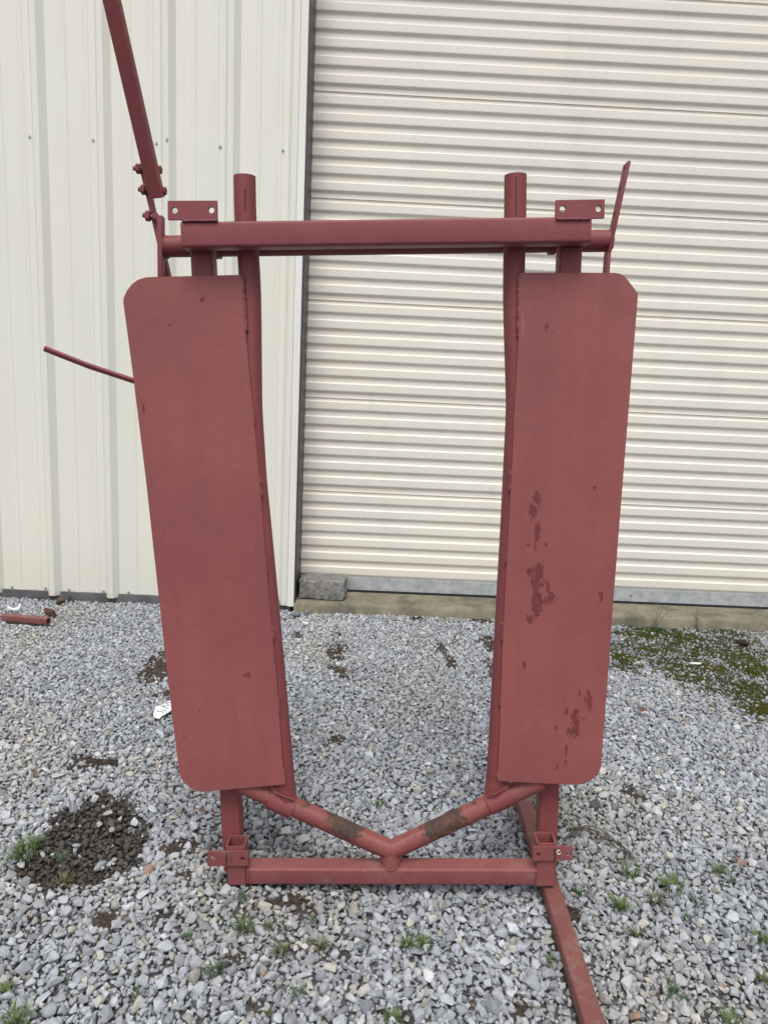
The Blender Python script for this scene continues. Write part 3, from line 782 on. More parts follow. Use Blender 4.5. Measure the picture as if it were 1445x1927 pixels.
# left flat bar on the shaft end: front edge at left, inner face seen on its right
vb = 2 * TB + .004
def edgebar(name, p0, p1, th_px, depth, v0, rnd_top=True, mat=None, taper=None):
    a, b_ = L3(p0[0], p0[1], v0), L3(p1[0], p1[1], v0); th = abs(L(p0[0] + th_px, p0[1], v0)[0] - a.x)
    d = (b_ - a).normalized(); s_ = Vector((d.z, 0, -d.x)); s_ = s_ if s_.x > 0 else -s_
    a = a + s_ * th / 2; b_ = b_ + s_ * th / 2
    a.y = b_.y = v0 + depth / 2
    return swept(name, [a, b_], rsq(depth, min(th, depth) * .28, th) if True else None, mat or M_red, gate, s_)
def edgebar2(name, p0, p1, th_px, depth, v0, mat=None):
    a, b_ = L3(p0[0], p0[1], v0), L3(p1[0], p1[1], v0); th = abs(L(p0[0] + th_px, p0[1], v0)[0] - a.x)
    d = (b_ - a).normalized(); s_ = Vector((d.z, 0, -d.x)); s_ = s_ if s_.x > 0 else -s_
    c = (a + b_) / 2 + s_ * th / 2; c.y = v0 + depth / 2
    ln = (b_ - a).length
    M = Matrix((s_, Vector((0, 1, 0)), d)).transposed()
    return box(name, c, (th, depth, ln), mat or M_red, gate, min(th * .25, .003), M)
edgebar2('shaft_lever', (295.2, 404), (296.5, 560), 9.5, .024, vb)
edgebar2('lever_bar', (262.5, 318), (329, 600), 8.5, .024, vb + .030)
# handle tube bolted on the lever bar
ha, hb = L3(210.5, -2, vb + .022 - .12), L3(296.2, 372, vb + .022)
hd = (ha - hb).normalized(); top_h = hb + hd * ((ha - hb).length + .42)
side = (L(300, 340, vb)[0] - L(272, 340, vb)[0]) * .92
swept('lever_handle', [hb, top_h], rsq(side, side * .13), M_red, gate, Vector((0, 1, 0)), wall=None)
def bolt(p, q, r, mat):
    """bolt through handle and bar: hex head right, shank and nut left"""
    a, b_ = L3(*p, vb + .026), L3(*q, vb + .026); d = (b_ - a).normalized()
    o = swept('bolt', [a, b_], circ(r * .55, 14), mat, gate)
    swept('bolt_head', [b_ - d * .008, b_], circ(r, 6), mat, o)
    swept('nut', [a + d * .007, a + d * .016], circ(r * 1.25, 6), mat, o)
bolt((251.5, 317), (304, 320), .0085, M_red); bolt((261, 356.5), (313, 359.5), .0085, M_red); bolt((269.5, 405), (297, 409), .0090, M_redtop)
# right strap on the shaft end: inner face seen at left, thin front edge at right, three holes
v2 = 2 * TB + .002
dpt = .034
def strap(name, p0, p1, th_px, depth, v0):
    a, b_ = L3(p0[0], p0[1], v0), L3(p1[0], p1[1], v0); th = abs(L(p0[0] + th_px, p0[1], v0)[0] - a.x)
    d = (b_ - a).normalized(); s_ = Vector((d.z, 0, -d.x)); s_ = s_ if s_.x > 0 else -s_
    c = (a + b_) / 2 - s_ * th / 2; c.y = v0 + depth / 2; M = Matrix((s_, Vector((0, 1, 0)), d)).transposed()
    return box(name, c, (th, depth, (b_ - a).length), M_red, gate, .001, M), s_
st_, sdir_ = strap('strap', (1187, 303), (1149, 478), 5.5, dpt, v2)
strap('strap', (1149.5, 476), (1143.5, 560), 6.5, dpt * .9, v2)
for hy, hx in ((312, 1177), (351, 1168), (398, 1158.5)):
    c = L3(hx, hy, v2 + dpt * .5)
    a = L3(1187 + (1149 - 1187) * (hy - 303) / 175. - 5.5, hy, v2); c.x = a.x + .0003; c.z = a.z
    c.y = v2 + dpt * .5
    swept('bolt_hole', [c - Vector((.0012, 0, 0)), c + Vector((.0018, 0, 0))], circ(.0042, 14), M_dkslit, st_)
# left latch rod
v3 = VT + .015
rodpts = [L3(84, 655.5, v3 - .04), L3(125, 672, v3 - .028), L3(170, 689.5, v3 - .012), L3(211, 703, v3), L3(262, 720, v3)]
swept('latch_rod', rodpts, [(x, y) for x, y in rsq(.0125, .002, .0075)], M_redtop, gate, Vector((0, 1, .9)))

# lower V pipe, sleeves, bottom beam, sockets
VV_ = VB
zbt = L(735, 1637)[1]
RL = (L(1000, 1500, VV_)[0] - L(963.5, 1500, VV_)[0]) / 2 * 1.0
rustP = PX([(640, 1551, 28, 22), (662, 1563, 24, 20), (845, 1547, 30, 19), (818, 1560, 26, 20)], VV_ - RL)
rustP += PX([(612, 1522, 50, 4), (700, 1558, 20, 4), (860, 1520, 40, 3)], VV_ - RL)
M_vp = paint('v_pipe_paint', (.222, .062, .058), seed=21, rust=rustP, dirt=.55, chips=.655)
vm = L3(735.5, 1598.5, VV_)
pl_, pr_ = L3(453, 1473, VV_), L3(1018, 1467.5, VV_)
def vbend(a, m, b_, n=5, rr=.10):
    P = [a]
    for i in range(n + 1):
        t = i / n; p0 = m.lerp(a, rr); p2 = m.lerp(b_, rr); P.append(p0 * (1 - t) ** 2 + m * 2 * t * (1 - t) + p2 * t * t)
    return P + [b_]
vmm = vm + Vector((0, 0, -.002))
vo = swept('v_pipe', [pl_, vmm, pr_], circ(RL), M_vp, gate, Vector((0, 1, 0)))
weld('weld_bead', [vmm + Vector((.0, -RL * math.cos(t_), RL * 1.08 * math.sin(t_))) for t_ in [x_ * .25 for x_ in range(-6, 7)]], .0016, M_vp, gate, 35)

ctr = Vector((vm.x, VV_, 0)); swept('pipe_stub', [Vector((vm.x, TB * .52, zbt - .002)), vm + Vector((0, 0, -.004))], [(x_ * 1.0, y_) for x_, y_ in circ(RL * 1.02)], M_vp, gate, Vector((0, 1, 0)))
for a_, b2 in (((507.5, 1499), (551.5, 1519)), ((961, 1491.5), (919.5, 1511.5))):
    a, b_ = L3(*a_, VV_), L3(*b2, VV_)
    swept('pivot_sleeve', [a, b_], circ(RL * 1.20), M_red, gate, Vector((0, 1, 0)), wall=.88)
# gussets closing pipe foot onto sleeve
prism('gusset', [L(*q, VV_) for q in ((508, 1470), (553, 1470), (558, 1499), (552, 1504), (514, 1488))], VV_ - RL * .80, VV_ + RL * .6, M_red, gate, .004)
prism('gusset', [L(*q, VV_) for q in ((958, 1466), (916.5, 1466), (911, 1493), (917, 1499), (955, 1482))], VV_ - RL * .80, VV_ + RL * .6, M_red, gate, .004)
# bottom beam between the two sockets
xl0, xl1 = L(423, 1645)[0], L(467, 1645)[0]; xr0, xr1 = L(1009, 1640)[0], L(1045, 1640)[0]
swept('bottom_beam', [(xl1 - .004, H2 + .0008, zbt / 2), (xr0 + .004, H2 + .0008, zbt / 2)], rsq(TB, .006, zbt), M_worn, gate, Vector((0, 0, 1)))
for x0_, x1_, ytop in ((xl0, xl1, 1598), (xr0, xr1, 1589)):
    cx = (x0_ + x1_) / 2; wd = TB * .98
    zt_ = L(440, 1594)[1] if x0_ < .2 else L(1035, 1588)[1]
    # short hollow tube standing at each end
    V_, F_ = sweep([Vector((cx, H2, .001)), Vector((cx, H2, zt_))], rsq(wd, wd * .12, TB * .98), Vector((0, 1, 0)), False, None, .84)
    link('socket', fixn(mesh('socket', V_, F_)), M_worn, gate, 40)
v4 = -.0065
prism('bracket_plate', [L(*q, v4) for q in ((391, 1630.5), (390, 1603.5), (466.5, 1603), (467.5, 1629.5))], v4, -.0005, M_worn, gate, .0006, [hole(400.5, 1616.5, 4.6, v4), hole(457, 1616.5, 4.6, v4)])
prism('bracket_plate', [L(*q, v4) for q in ((1002, 1620.5), (1002.5, 1594.5), (1078, 1593.5), (1078.5, 1619)) ], v4, -.0005, M_worn, gate, .0006, [hole(1012.5, 1608.5, 4.4, v4), hole(1069.5, 1607, 4.4, v4)])
c = L3(1051, 1604, v4 - .0012); 
M_white = simple('old_white_paint', (.62, .58, .50), .7, .15, 60)
ringpts = [c + Vector((.0042 * math.cos(k * .55), 0, .0052 * math.sin(k * .55))) for k in range(2, 12)]
swept('paint_mark', ringpts, circ(.0013, 6), M_white, gate)
# dark weld lines on bracket plates
weld('weld_bead', [L3(426, 1604, v4 - .0008), L3(426.5, 1629, v4 - .0008)], .0013, M_dkslit, gate, 31)
weld('weld_bead', [L3(1043.5, 1596, v4 - .0008), L3(1044, 1619, v4 - .0008)], .0016, M_dkslit, gate, 32)
weld('weld_bead', [Vector((vm.x + RL * 1.08 * math.cos(t_), TB * .52 + RL * 1.08 * math.sin(t_), zbt + .0005)) for t_ in [-math.pi * q_ / 12 for q_ in range(13)]], .0022, M_vp, gate, 33)
weld('weld_bead', [L3(1004, 1478, VB - RL * .2), L3(1008, 1487, VB)], .003, M_weld, gate, 34)
weld('weld_bead', [L3(358, 468, TB + .002), L3(400, 468, TB + .002)], .0026, M_weld, gate, 41)
weld('weld_bead', [L3(1053, 467, TB + .002), L3(1096, 467, TB + .002)], .0026, M_weld, gate, 42)
weld('weld_bead', [L3(515, 1489, VV_ - RL * 1.12), L3(535, 1499, VV_ - RL * 1.16), L3(556, 1505, VV_ - RL * 1.0)], .0016, M_weld, gate, 43)
weld('weld_bead', [L3(914, 1499, VV_ - RL * 1.0), L3(933, 1493, VV_ - RL * 1.16), L3(953, 1481, VV_ - RL * 1.12)], .0016, M_weld, gate, 44)
weld('weld_bead', [Vector((xl1, .001, .004)), Vector((xl1, .000, zbt - .003)), Vector((xl1, TB * .9, zbt + .001))], .0020, M_weld, gate, 45)
weld('weld_bead', [Vector((xr0, .001, .004)), Vector((xr0, .000, zbt - .003)), Vector((xr0, TB * .9, zbt + .001))], .0020, M_weld, gate, 46)
for px_ in (311.5, 1149):
    c = L3(px_, 460, VS); c.z = sa.z; sg = 1 if px_ < 700 else -1
    weld('weld_bead', [c + Vector((sg * .002, PR * 1.02 * math.sin(t_ * .5), PR * 1.02 * math.cos(t_ * .5))) for t_ in range(13)], .0024, M_weld, gate, int(px_))
# foot bar lying on the ground under the right end, square to the frame
fh = .0
gA = ground(969, 1517, 0); 
fa = ground(984.5, 1500, .030); fb = ground(1119, 1927, .030)
dirf = (fb - fa).normalized(); fb2 = fb + dirf * .16; fa2 = fa - dirf * .02
base_z = (gate.matrix_world if False else O).z
wft = (ground(1139, 1927, .030) - ground(1096, 1927, .030)).length
footV, footF = sweep([fa2, fb2], rsq(wft * .95, .005, .036), Vector((0, 0, 1)), True)
FMi3 = FMi
footV = [FMi3 @ (Vector((v.x, v.y, v.z - .014)) - O) for v in footV]
link('foot_bar', fixn(mesh('foot_bar', footV, footF)), M_foot, gate, 40)
FOOT = (fa2, fb2, wft)

# ------------------------------------------------------------------ loose things on the gravel
def stroke(name, pts, r, mat, parent=None):
    return swept(name, pts, circ(r, 6), mat, parent, Vector((0, 0, 1)))
# short red steel offcut near the wall
ga, gb = ground(7, 1163, .016), ground(92, 1171, .014)
V_, F_ = sweep([Vector((0, 0, 0)) - (gb - ga) / 2, (gb - ga) / 2], rsq(.034, .004, .030), Vector((0, 0, 1)), False, None, .82)
oc = link('steel_offcut', fixn(mesh('steel_offcut', V_, F_)), M_foot, None, 40); oc.location = (ga + gb) / 2 + Vector((0, 0, .006))
tag(oc, 'short length of red square steel tube lying on gravel near the ribbed wall', 'steel offcut')
def rock(px, py, size, col, label, seed, cat='stone', z=.008, flat=.7, name='stone', sc=(1, .85, .8)):
    me = stone_mesh(seed, flat, 1, name, 18, .03)
    s = NT('stone_' + str(seed)); g = s.noise(2.2, 5, .7)
    c_ = s.mix(s.ramp(g, .3, .7), tuple(x * .7 for x in col), tuple(x * 1.2 for x in col))
    m = s.done(c_, .88, s.bump(s.noise(7, 5, .7), .12, .6), spec=.2); me.materials.append(m)
    o = bpy.data.objects.new(name, me); COL.objects.link(o); q = ground(px, py, z); o.location = q
    o.scale = (size * sc[0], size * sc[1], size * sc[2]); o.rotation_euler = (random.uniform(-.3, .3), random.uniform(-.3, .3), seed * 1.3)
    return tag(o, label, cat)
rock(95, 1153, .040, (.16, .085, .065), 'rounded rusty brown stone at the end of the short red tube', 41, z=.018)
rock(1120, 1512, .026, (.17, .175, .18), 'large dark grey stone on the gravel behind the right post', 42, z=.008)
rock(924, 1892, .027, (.34, .37, .40), 'largest flat grey stone at the bottom edge left of the foot bar', 43, z=.006)
rock(203, 1532, .015, (.62, .62, .58), 'white stone on the upper part of the dark wet patch', 44, z=.012)
rock(188, 1551, .011, (.60, .58, .52), 'small cream stone on the dark patch just below the white one', 45, z=.010)
rock(145, 1590, .012, (.50, .55, .57), 'pale blue-grey stone in the middle of the dark wet patch', 46, z=.010)
rock(212, 1561, .012, (.42, .47, .52), 'bluish stone right of the cream stone on the dark patch', 47, z=.009)
rock(681, 1758, .020, (.42, .45, .47), 'light grey upright stone in front of the bottom beam', 48, z=.008)
rock(680, 1778, .017, (.33, .37, .37), 'pointed greenish grey stone in a small hollow before the bottom beam', 49, z=.006)
rock(1395, 1210, .036, (.045, .040, .036), 'black crumbly clod on the mossy gravel near the sill', 50, cat='clod', name='clod', z=.008)
rock(558, 1155, .030, (.24, .28, .32), 'flat blue-grey stone against the foot of the wall trim', 51, z=.008)
rock(578, 1150, .022, (.30, .34, .38), 'pointed blue-grey stone against the sill left of the concrete block', 52, z=.012)
rock(865, 1157, .022, (.28, .28, .28), 'pointed grey stone leaning on the front of the sill', 53, z=.012)
# white plastic ear tag with handwriting
TZ = .015
tp = [(288.5, 1344), (290.5, 1338), (294, 1328.5), (303, 1327.5), (311.5, 1322.5), (323, 1317), (325, 1333), (320, 1338.5), (312, 1343.5), (305, 1347), (301, 1351.5), (298, 1352), (291, 1349.5)]
tw = [ground(px, py, TZ) for px, py in tp]
cen = sum(tw, Vector()) / len(tw)
def onTag(px, py, dz_=0.0): q = ground(px, py, TZ); q.z += .25 * (q.y - cen.y) * 0 + dz_; return q - cen
bm = bmesh.new(); A = [bm.verts.new(onTag(*q)) for q in tp]; B = [bm.verts.new(onTag(*q) - Vector((0, 0, .0018))) for q in tp]
bm.faces.new(A); bm.faces.new(B[::-1]); 
for i in range(len(A)): bm.faces.new((A[i], B[i], B[(i + 1) % len(A)], A[(i + 1) % len(A)]))
bmesh.ops.recalc_face_normals(bm, faces=bm.faces)
tg = link('ear_tag', bm_me(bm, 'ear_tag'), simple('white_plastic', (.80, .82, .84), .35, .03, 30)); tg.location = cen
tag(tg, 'white plastic ear tag with black handwriting lying on gravel beside the left plate', 'tag')
M_ink = simple('black_ink', (.04, .04, .05), .6)
def ink(zz): return [onTag(270 + x / 18.06, 1290 + y / 18.06, .0008) for x, y in zz]
for zz in ([(478, 830), (490, 878), (560, 888), (610, 900)], [(680, 945), (640, 880), (655, 840), (720, 838), (775, 870), (790, 930)], [(600, 722), (700, 735), (790, 765), (850, 805)], [(640, 690), (760, 700), (865, 690), (855, 650), (790, 625), (770, 610)], [(770, 610), (830, 590), (900, 580)]):
    stroke('handwriting', ink(zz), .0011, M_ink, tg)
# thin old wire right of the right bracket
M_wire = simple('weathered_wire', (.075, .065, .058), .7, .3, 90)
wr = empty('wire', ground(1120, 1590, .01), 'thin dark bundle of old wire curling on gravel right of the right bracket', 'wire')
for k in range(7):
    rr = random.Random(k + 60); jit = lambda a: rr.uniform(-a, a)
    base = [(1062, 1582), (1078, 1576 - k * .3), (1100, 1571 + k * .8), (1125, 1577 + k * 1.6), (1150, 1590 + k * 1.2), (1172, 1604 + k * .6), (1186, 1617 - k * .8), (1194 - k * 1.5, 1621 - k * 2)]
    hgt = [.008, .022, .034, .036, .028, .020, .012, .008]
    P = [ground(px + jit(2), py + jit(2), .0) for px, py in base[k % 3:]]
    P = [Vector((p.x, p.y, hgt[k % 3 + i] * rr.uniform(.35, 1.0))) for i, p in enumerate(P)]
    Q = [P[0]]
    for i in range(len(P) - 1):
        p0 = P[max(i - 1, 0)]; p1 = P[i]; p2 = P[i + 1]; p3 = P[min(i + 2, len(P) - 1)]
        for t in (.33, .67, 1.):
            Q.append(.5 * ((2 * p1) + (p2 - p0) * t + (2 * p0 - 5 * p1 + 4 * p2 - p3) * t * t + (3 * p1 - p0 - 3 * p2 + p3) * t ** 3))
    stroke('strand', [q - wr.location for q in Q], .0009 if k else .0015, M_wire, wr)
# litter
def flake(name, pts, z, th, mat, label, cat, curl=.0):
    W = [ground(px, py, z) for px, py in pts]; c_ = sum(W, Vector()) / len(W); bm = bmesh.new()
    A = [bm.verts.new(q - c_ + Vector((0, 0, curl * ((q - c_).x ** 2) * 100))) for q in W]; B = [bm.verts.new(v.co - Vector((0, 0, th))) for v in A]
    bm.faces.new(A); bm.faces.new(B[::-1])
    for i in range(len(A)): bm.faces.new((A[i], B[i], B[(i + 1) % len(A)], A[(i + 1) % len(A)]))
    bmesh.ops.recalc_face_normals(bm, faces=bm.faces)
    o = link(name, bm_me(bm, name), mat); o.location = c_; return tag(o, label, cat)
M_pl = simple('white_scrap', (.78, .78, .76), .5, .05, 40)
flake('plastic_scrap', [(1298, 1246), (1321, 1247), (1315, 1249.2), (1299, 1248.5)], .016, .002, M_pl, 'thin white plastic scrap on the mossy gravel at right', 'scrap')
flake('plastic_scrap', [(568, 1169), (580, 1171.5), (579, 1174), (570, 1171.5)], .016, .002, M_pl, 'white sliver of plastic on gravel below the concrete block', 'scrap')
flake('plastic_scrap', [(15, 1140), (24, 1144.5), (33, 1143), (39, 1135), (40, 1140), (35, 1146), (25, 1147.5), (16, 1144)], .022, .003, M_pl, 'curved white plastic sliver on gravel above the short red tube', 'scrap')
M_leaf = simple('dead_leaf', (.11, .065, .05), .8, .3, 120)
flake('leaf', [(1197, 1330), (1206, 1332), (1216, 1337), (1217, 1340), (1205, 1341), (1198, 1336)], .020, .001, M_leaf, 'curled reddish brown dead leaf on gravel right of the right plate', 'leaf', .3)
flake('leaf', [(372, 1521), (379, 1523), (386, 1522), (384, 1526), (376, 1527)], .018, .001, simple('rust_leaf', (.17, .075, .045), .8, .2, 90), 'small rust coloured leaf on gravel left of the left post', 'leaf', .2)
flake('leaf', [(58, 1448), (66, 1450), (74, 1453), (66, 1456), (60, 1453)], .018, .001, M_leaf, 'small dark brown leaf on the open gravel at far left', 'leaf', .2)
# crumbly brown clod with weeds at the wall foot
rock(112, 1131, .034, (.17, .12, .095), 'brown earthy clod among weeds at the foot of the ribbed wall', 54, cat='clod', name='clod', z=.012)

# ------------------------------------------------------------------ grass tufts
def grass_mat(name, a, b_):
    s = NT(name); oi = s.n('ShaderNodeObjectInfo')
    c_ = s.mix(s.ramp(s.noise(60, 3), .3, .7), a, b_)
    return s.done(c_, .55, spec=.3)
G1 = grass_mat('grass_blades', (.065, .110, .034), (.135, .185, .065)); G2 = grass_mat('olive_grass_blades', (.085, .095, .040), (.145, .145, .075)); G3 = grass_mat('blue_green_leaves', (.050, .092, .044), (.095, .145, .072))
def blades(n, rad, ln, seed, spread=1.0, wid=.0016, dirang=None):
    rnd = random.Random(seed); V = []; Fc = []
    for k in range(n):
        a = rnd.uniform(0, math.tau) if dirang is None else rnd.gauss(dirang, .5)
        r0 = rad * .45 * math.sqrt(rnd.random()); p = Vector((r0 * math.cos(a + rnd.uniform(-1, 1)), r0 * math.sin(a + rnd.uniform(-1, 1)), -.004))
        l_ = ln * rnd.uniform(.5, 1.15); lean = spread * rnd.uniform(.25, 1.1); w_ = wid * rnd.uniform(.7, 1.2)
        d = Vector((math.cos(a), math.sin(a), 0)); s_ = Vector((-d.y, d.x, 0)); o = len(V); m = 4
        for i in range(m + 1):
            t = i / m; ang = lean * (t * .9 + .25)
            p2 = p + (d * math.sin(ang) + Vector((0, 0, 1)) * math.cos(ang)) * (l_ * t)
            ww = w_ * (1 - t ** 1.6) + .0001
            V += [p2 - s_ * ww, p2 + s_ * ww - Vector((0, 0, ww * .3))]
        for i in range(m): Fc.append((o + 2 * i, o + 2 * i + 1, o + 2 * i + 3, o + 2 * i + 2))
    return V, Fc
GRP = 'small grass tufts growing through the gravel'
TUFTS = [
 (45, 1600, 34, 1, 'wide bright green grass tuft at the left edge of the dark wet patch'), (66, 1583, 22, 1, 'bright green grass tuft just above the wide one left of the dark patch'),
 (114, 1617, 15, 0, 'thin grass tuft inside the lower part of the dark wet patch'), (120, 1655, 17, 2, 'low olive grass tuft just under the dark wet patch'),
 (355, 1762, 12, 0, 'small grass tuft alone left and below the left socket'), (410, 1818, 22, 0, 'sparse grass tuft with long blades at lower left, below the smaller lone tuft'),
 (262, 1868, 14, 0, 'small grass tuft near the bottom edge left of centre'), (14, 1857, 17, 1, 'grass tuft cut by the left edge near the bottom'),
 (32, 1915, 28, 1, 'wide grass tuft in the bottom left corner'), (456, 1687, 17, 0, 'dark grass tuft right under the left end of the bottom beam'),
 (459, 1741, 22, 1, 'round dense grass tuft below the left end of the bottom beam'), (504, 1742, 12, 2, 'thin upright olive tuft right of the round dense one'),
 (530, 1785, 18, 2, 'flat yellowish grass tuft below the round dense one'), (600, 1778, 17, 2, 'sparse olive grass tuft beside the flat yellowish one'),
 (560, 1866, 19, 0, 'sparse spiky grass tuft at the bottom left of centre'), (591, 1731, 9, 0, 'tiny grass sprout below the middle of the bottom beam, on its left half'),
 (768, 1776, 17, 1, 'left half of a pair of grass tufts below the V of the frame'), (802, 1777, 17, 1, 'right half of a pair of grass tufts below the V of the frame'),
 (738, 1917, 22, 1, 'grass tuft cut by the bottom edge near the middle'), (848, 1205, 11, 0, 'small grass tuft on the gravel seen between the plates near the sill'),
 (862, 1190, 7, 2, 'tiny grass sprout just behind the small tuft near the sill'), (715, 1508, 13, 1, 'grass tuft seen between the plates just above the V pipe'),
 (570, 1497, 6, 1, 'tiny grass sprout behind the left sleeve of the V pipe'), (999, 1505, 20, 1, 'grass tuft behind the foot bar and left of the right post'),
 (1001, 1532, 14, 1, 'grass tuft between the foot bar and the right post'), (960, 1531, 7, 0, 'tiny grass sprout left of the far end of the foot bar'),
 (1083, 1560, 12, 2, 'thin olive tuft just above the wire'), (1183, 1640, 21, 1, 'dense grass tuft below the loose end of the wire'),
 (1090, 1681, 16, 0, 'sparse grass tuft right of the foot bar below the bracket'), (1168, 1705, 21, 1, 'round bluish green tuft in the lower right, nearest the foot bar'),
 (1262, 1668, 24, 1, 'largest tall green tuft of the cluster in the lower right'), (1233, 1695, 22, 2, 'yellow-green upright tuft left of the tallest one in the lower right'),
 (1196, 1762, 17, 2, 'V shaped grass tuft below the round bluish one'), (1290, 1728, 11, 0, 'tiny dark tuft below the lower right cluster'),
 (1312, 1696, 14, 0, 'thin trailing grass tuft right of the tallest tuft'), (1352, 1638, 16, 1, 'sparse grass tuft near the right edge level with the bottom beam'),
 (1384, 1656, 12, 0, 'small grass tuft just right of the sparse one near the right edge'), (1430, 1765, 18, 1, 'grass tuft at the right edge, higher of two'),
 (1436, 1836, 16, 2, 'grass tuft at the right edge, lower of two'), (1268, 1862, 16, 0, 'dark bushy tuft near the bottom right'), (1290, 1878, 12, 0, 'dark bushy sprout touching the right side of the bottom right tuft'),
 (1034, 1809, 13, 0, 'dark spiky sprout left of the foot bar'), (1375, 1915, 22, 1, 'grass tuft cut by the bottom edge at the right'), (505, 1905, 8, 2, 'tiny sprout at the bottom edge left of the middle tuft'),
 (1385, 1322, 14, 0, 'green tuft at the lower right border of the mossy gravel'), (1240, 1180, 14, 0, 'green weed tuft on the sill edge above the moss')]
for i, (px, py, rpx, kind, lab) in enumerate(TUFTS):
    q = ground(px, py + rpx * .35, .0); rad = abs(ground(px + rpx, py).x - ground(px, py).x)
    ln = rad * (1.3 if rpx > 10 else 1.4)
    if kind == 2 and 'V shaped' in lab:
        V_, F_ = blades(16, rad * .3, ln * 1.3, i, 1.0, .0017, 2.6); V2, F2 = blades(14, rad * .3, ln * 1.3, i + 99, 1.0, .0017, .5); o_ = len(V_); V_ += V2; F_ += [tuple(a + o_ for a in f_) for f_ in F2]
    else:
        V_, F_ = blades(int(14 + rpx * 1.9) if kind else int(9 + rpx * 1.1), rad * random.Random(i).uniform(.9, 1.7), ln * random.Random(i + 7).uniform(.8, 1.15), i, 1.15 if kind == 1 else 1.35, .0014)
    o = link('grass_tuft', mesh('grass_tuft', V_, F_), (G3, G1, G2)[kind]); o.location = (q.x, q.y, .004 + undul(q.x, q.y))
    tag(o, lab, 'grass tuft', GRP)
# spindly weeds in front of the sill
def weed(px, py, hpx, label, seed, n=5):
    q = ground(px, py, .0); h = abs(wall_at(px, py - hpx, q.y).z - wall_at(px, py, q.y).z); rnd = random.Random(seed)
    root = empty('weed', q, label, 'weed', 'spindly weeds along the sill')
    for k in range(n):
        a = rnd.uniform(0, 6.28); top = Vector((math.cos(a) * h * rnd.uniform(.1, .55), math.sin(a) * h * .25, h * rnd.uniform(.6, 1))); mid = top * .5 + Vector((rnd.uniform(-.01, .01), 0, h * .1))
        st = stroke('stem', [Vector((0, 0, -.01)), mid, top], .0009, G2, root)
        V = []; Fc = []
        for j in range(9):
            p = Vector((0, 0, 0)).lerp(top, rnd.uniform(.3, 1.0)) + Vector((rnd.uniform(-.008, .008), rnd.uniform(-.008, .008), 0)); s_ = rnd.uniform(.003, .0065); b1 = rnd.uniform(0, 6.28)
            d = Vector((math.cos(b1), math.sin(b1), rnd.uniform(-.3, .6))) * s_; e = Vector((-d.y, d.x, rnd.uniform(-.002, .002))) * .45; o = len(V)
            V += [p, p + d * .5 + e, p + d * 1.1, p + d * .5 - e]; Fc.append((o, o + 1, o + 2, o + 3))
        link('leaves', mesh('leaves', V, Fc), G2 if k % 2 else G3, root)
weed(1232, 1182, 52, 'tallest spindly weed rising before the metal door bar above the moss', 1, 7)
weed(1258, 1176, 26, 'leafy green weed at the sill right of the tallest weed', 2, 8)
weed(1190, 1170, 30, 'thin weed at the sill just right of the right plate', 3, 4)
weed(1310, 1182, 42, 'faint spindly weed at the sill farthest right', 4, 3)
weed(75, 1132, 18, 'yellowish weed left of the earthy clod at the ribbed wall', 5, 8)
weed(130, 1132, 18, 'yellowish weed right of the earthy clod at the ribbed wall', 6, 8)

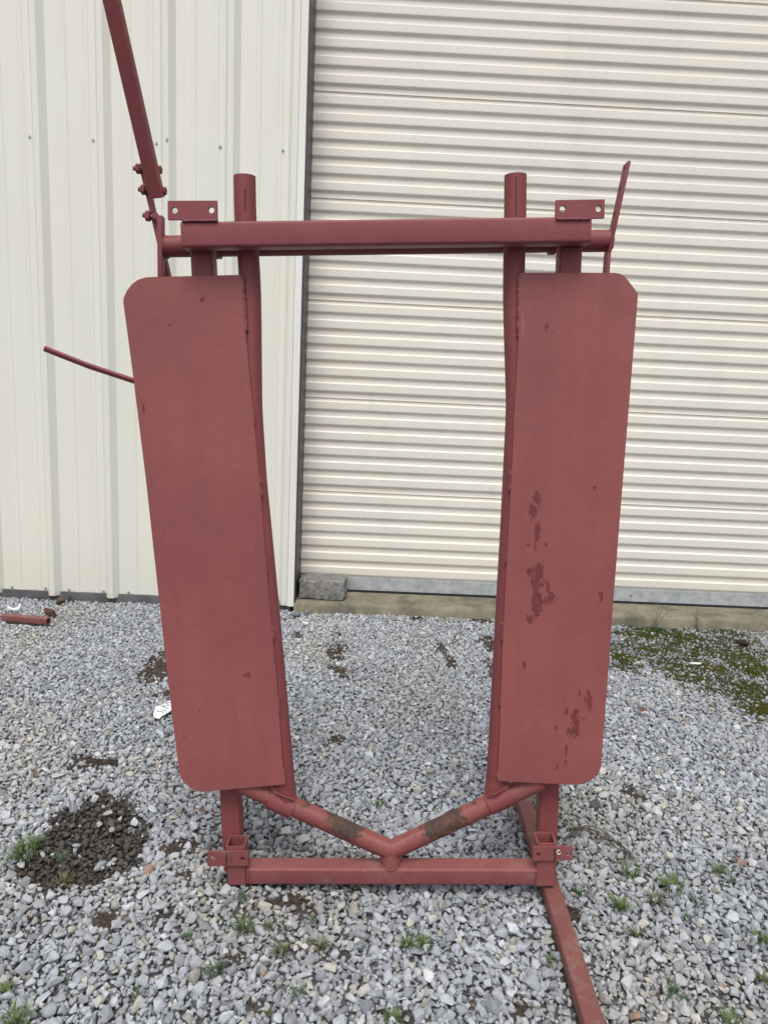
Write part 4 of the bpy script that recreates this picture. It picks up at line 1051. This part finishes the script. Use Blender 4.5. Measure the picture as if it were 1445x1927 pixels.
# ------------------------------------------------------------------ moss (uncountable)
def build_moss():
    rnd = random.Random(5); coll = bpy.data.collections.new('moss_kinds')
    s = NT('moss'); a = s.n('ShaderNodeAttribute', attribute_name='tint'); a.attribute_type = 'INSTANCER'
    mm = s.done(a.outputs['Color'], .9, spec=.1)
    for k in range(5):
        V = []; Fc = []
        for j in range(46):
            r = math.sqrt(rnd.random()); t = rnd.uniform(0, 6.283); p = Vector((r * math.cos(t), r * math.sin(t), .45 * (1 - r * r) - .15)); l_ = rnd.uniform(.16, .34)
            d = Vector((rnd.gauss(0, .6), rnd.gauss(0, .6), 1)).normalized() * l_; e = Vector((rnd.gauss(0, 1), rnd.gauss(0, 1), 0)).normalized() * .055; o = len(V)
            V += [p - e, p + e, p + d * .7 + e * .8, p + d]; Fc.append((o, o + 1, o + 2, o + 3))
        me = mesh('moss_clump', V, Fc); me.materials.append(mm); coll.objects.link(bpy.data.objects.new('moss_kind', me))
    P = []; T_ = []; S_ = []
    tries = 0
    while len(P) < 9000 and tries < 120000:
        tries += 1
        cx, cy, rx, ry = MOSS[rnd.randrange(len(MOSS))]; x = cx + rnd.uniform(-1.4, 1.4) * rx; y = cy + rnd.uniform(-1.4, 1.4) * ry
        if y > YW - .05: continue
        m = mask(MOSS, x, y, .8, 9., 2., .85)
        n_ = mnoise.noise(Vector((x * 7, y * 7, 11))) + .5 * mnoise.noise(Vector((x * 19, y * 19, 3)))
        if rnd.random() < m and n_ > .08:
            P.append((x, y, -.0075 + undul(x, y) + rnd.uniform(-.003, .006))); S_.append(rnd.uniform(.007, .015))
            g_ = rnd.uniform(.6, 1.3); wm = mnoise.noise(Vector((x * 4, y * 4, 21)))
            T_.append((.095 * g_ + .03 * max(0, -wm), .106 * g_ + .05 * max(0, wm), .026 * g_ + .02 * max(0, wm)))
    n = len(P); S_ = np.array(S_)
    o = gn_scatter('moss', P, np.c_[S_, S_, S_ * .9], np.c_[np.random.normal(0, .2, n), np.random.normal(0, .2, n), np.random.uniform(0, 6.28, n)], np.array(T_), coll)
    tag(o, 'patchy olive green moss between the stones in front of the door', 'moss', kind='stuff')
build_moss()

# ------------------------------------------------------------------ gravel scatter, kept clear of what lies on it
def seg_d(X, Y, a, b_):
    ax, ay, bx, by = a[0], a[1], b_[0], b_[1]; dx, dy = bx - ax, by - ay; t = (((X - ax) * dx + (Y - ay) * dy) / (dx * dx + dy * dy)).clip(0, 1)
    return np.hypot(X - ax - t * dx, Y - ay - t * dy)
fa_, fb_, wf_ = FOOT
dfoot = seg_d(GX, GY, fa_, fb_); m = (dfoot < wf_ * .5 + .003) & (GZ > -.009); keep &= ~m
ga_, gb_ = FM @ Vector((xl0, H2, 0)) + O, FM @ Vector((xr1, H2, 0)) + O
db = seg_d(GX, GY, ga_, gb_); keep &= ~((db < TB * .40) & (GZ > -.006) & (GX < ga_.x + .5 * (gb_.x - ga_.x)))
keep &= ~((seg_d(GX, GY, (ga.x, ga.y), (gb.x, gb.y)) < .018) & (GZ > -.008))
keep &= ~((np.hypot(GX - cen.x, GY - cen.y) < .032) & (GZ > -.006))
keep &= ~((seg_d(GX, GY, (XJ, YW - .03), (XR, YW - .03)) < .006))
GX, GY, GZ, GS, GR, GT = [a[keep] for a in (GX, GY, GZ, GS, GR, GT)]
print('stones', len(GX))
gv = gn_scatter('gravel', np.c_[GX, GY, GZ], GS, GR, GT, STONES)
tag(gv, 'loose grey crushed limestone gravel covering the yard', 'gravel', kind='stuff')
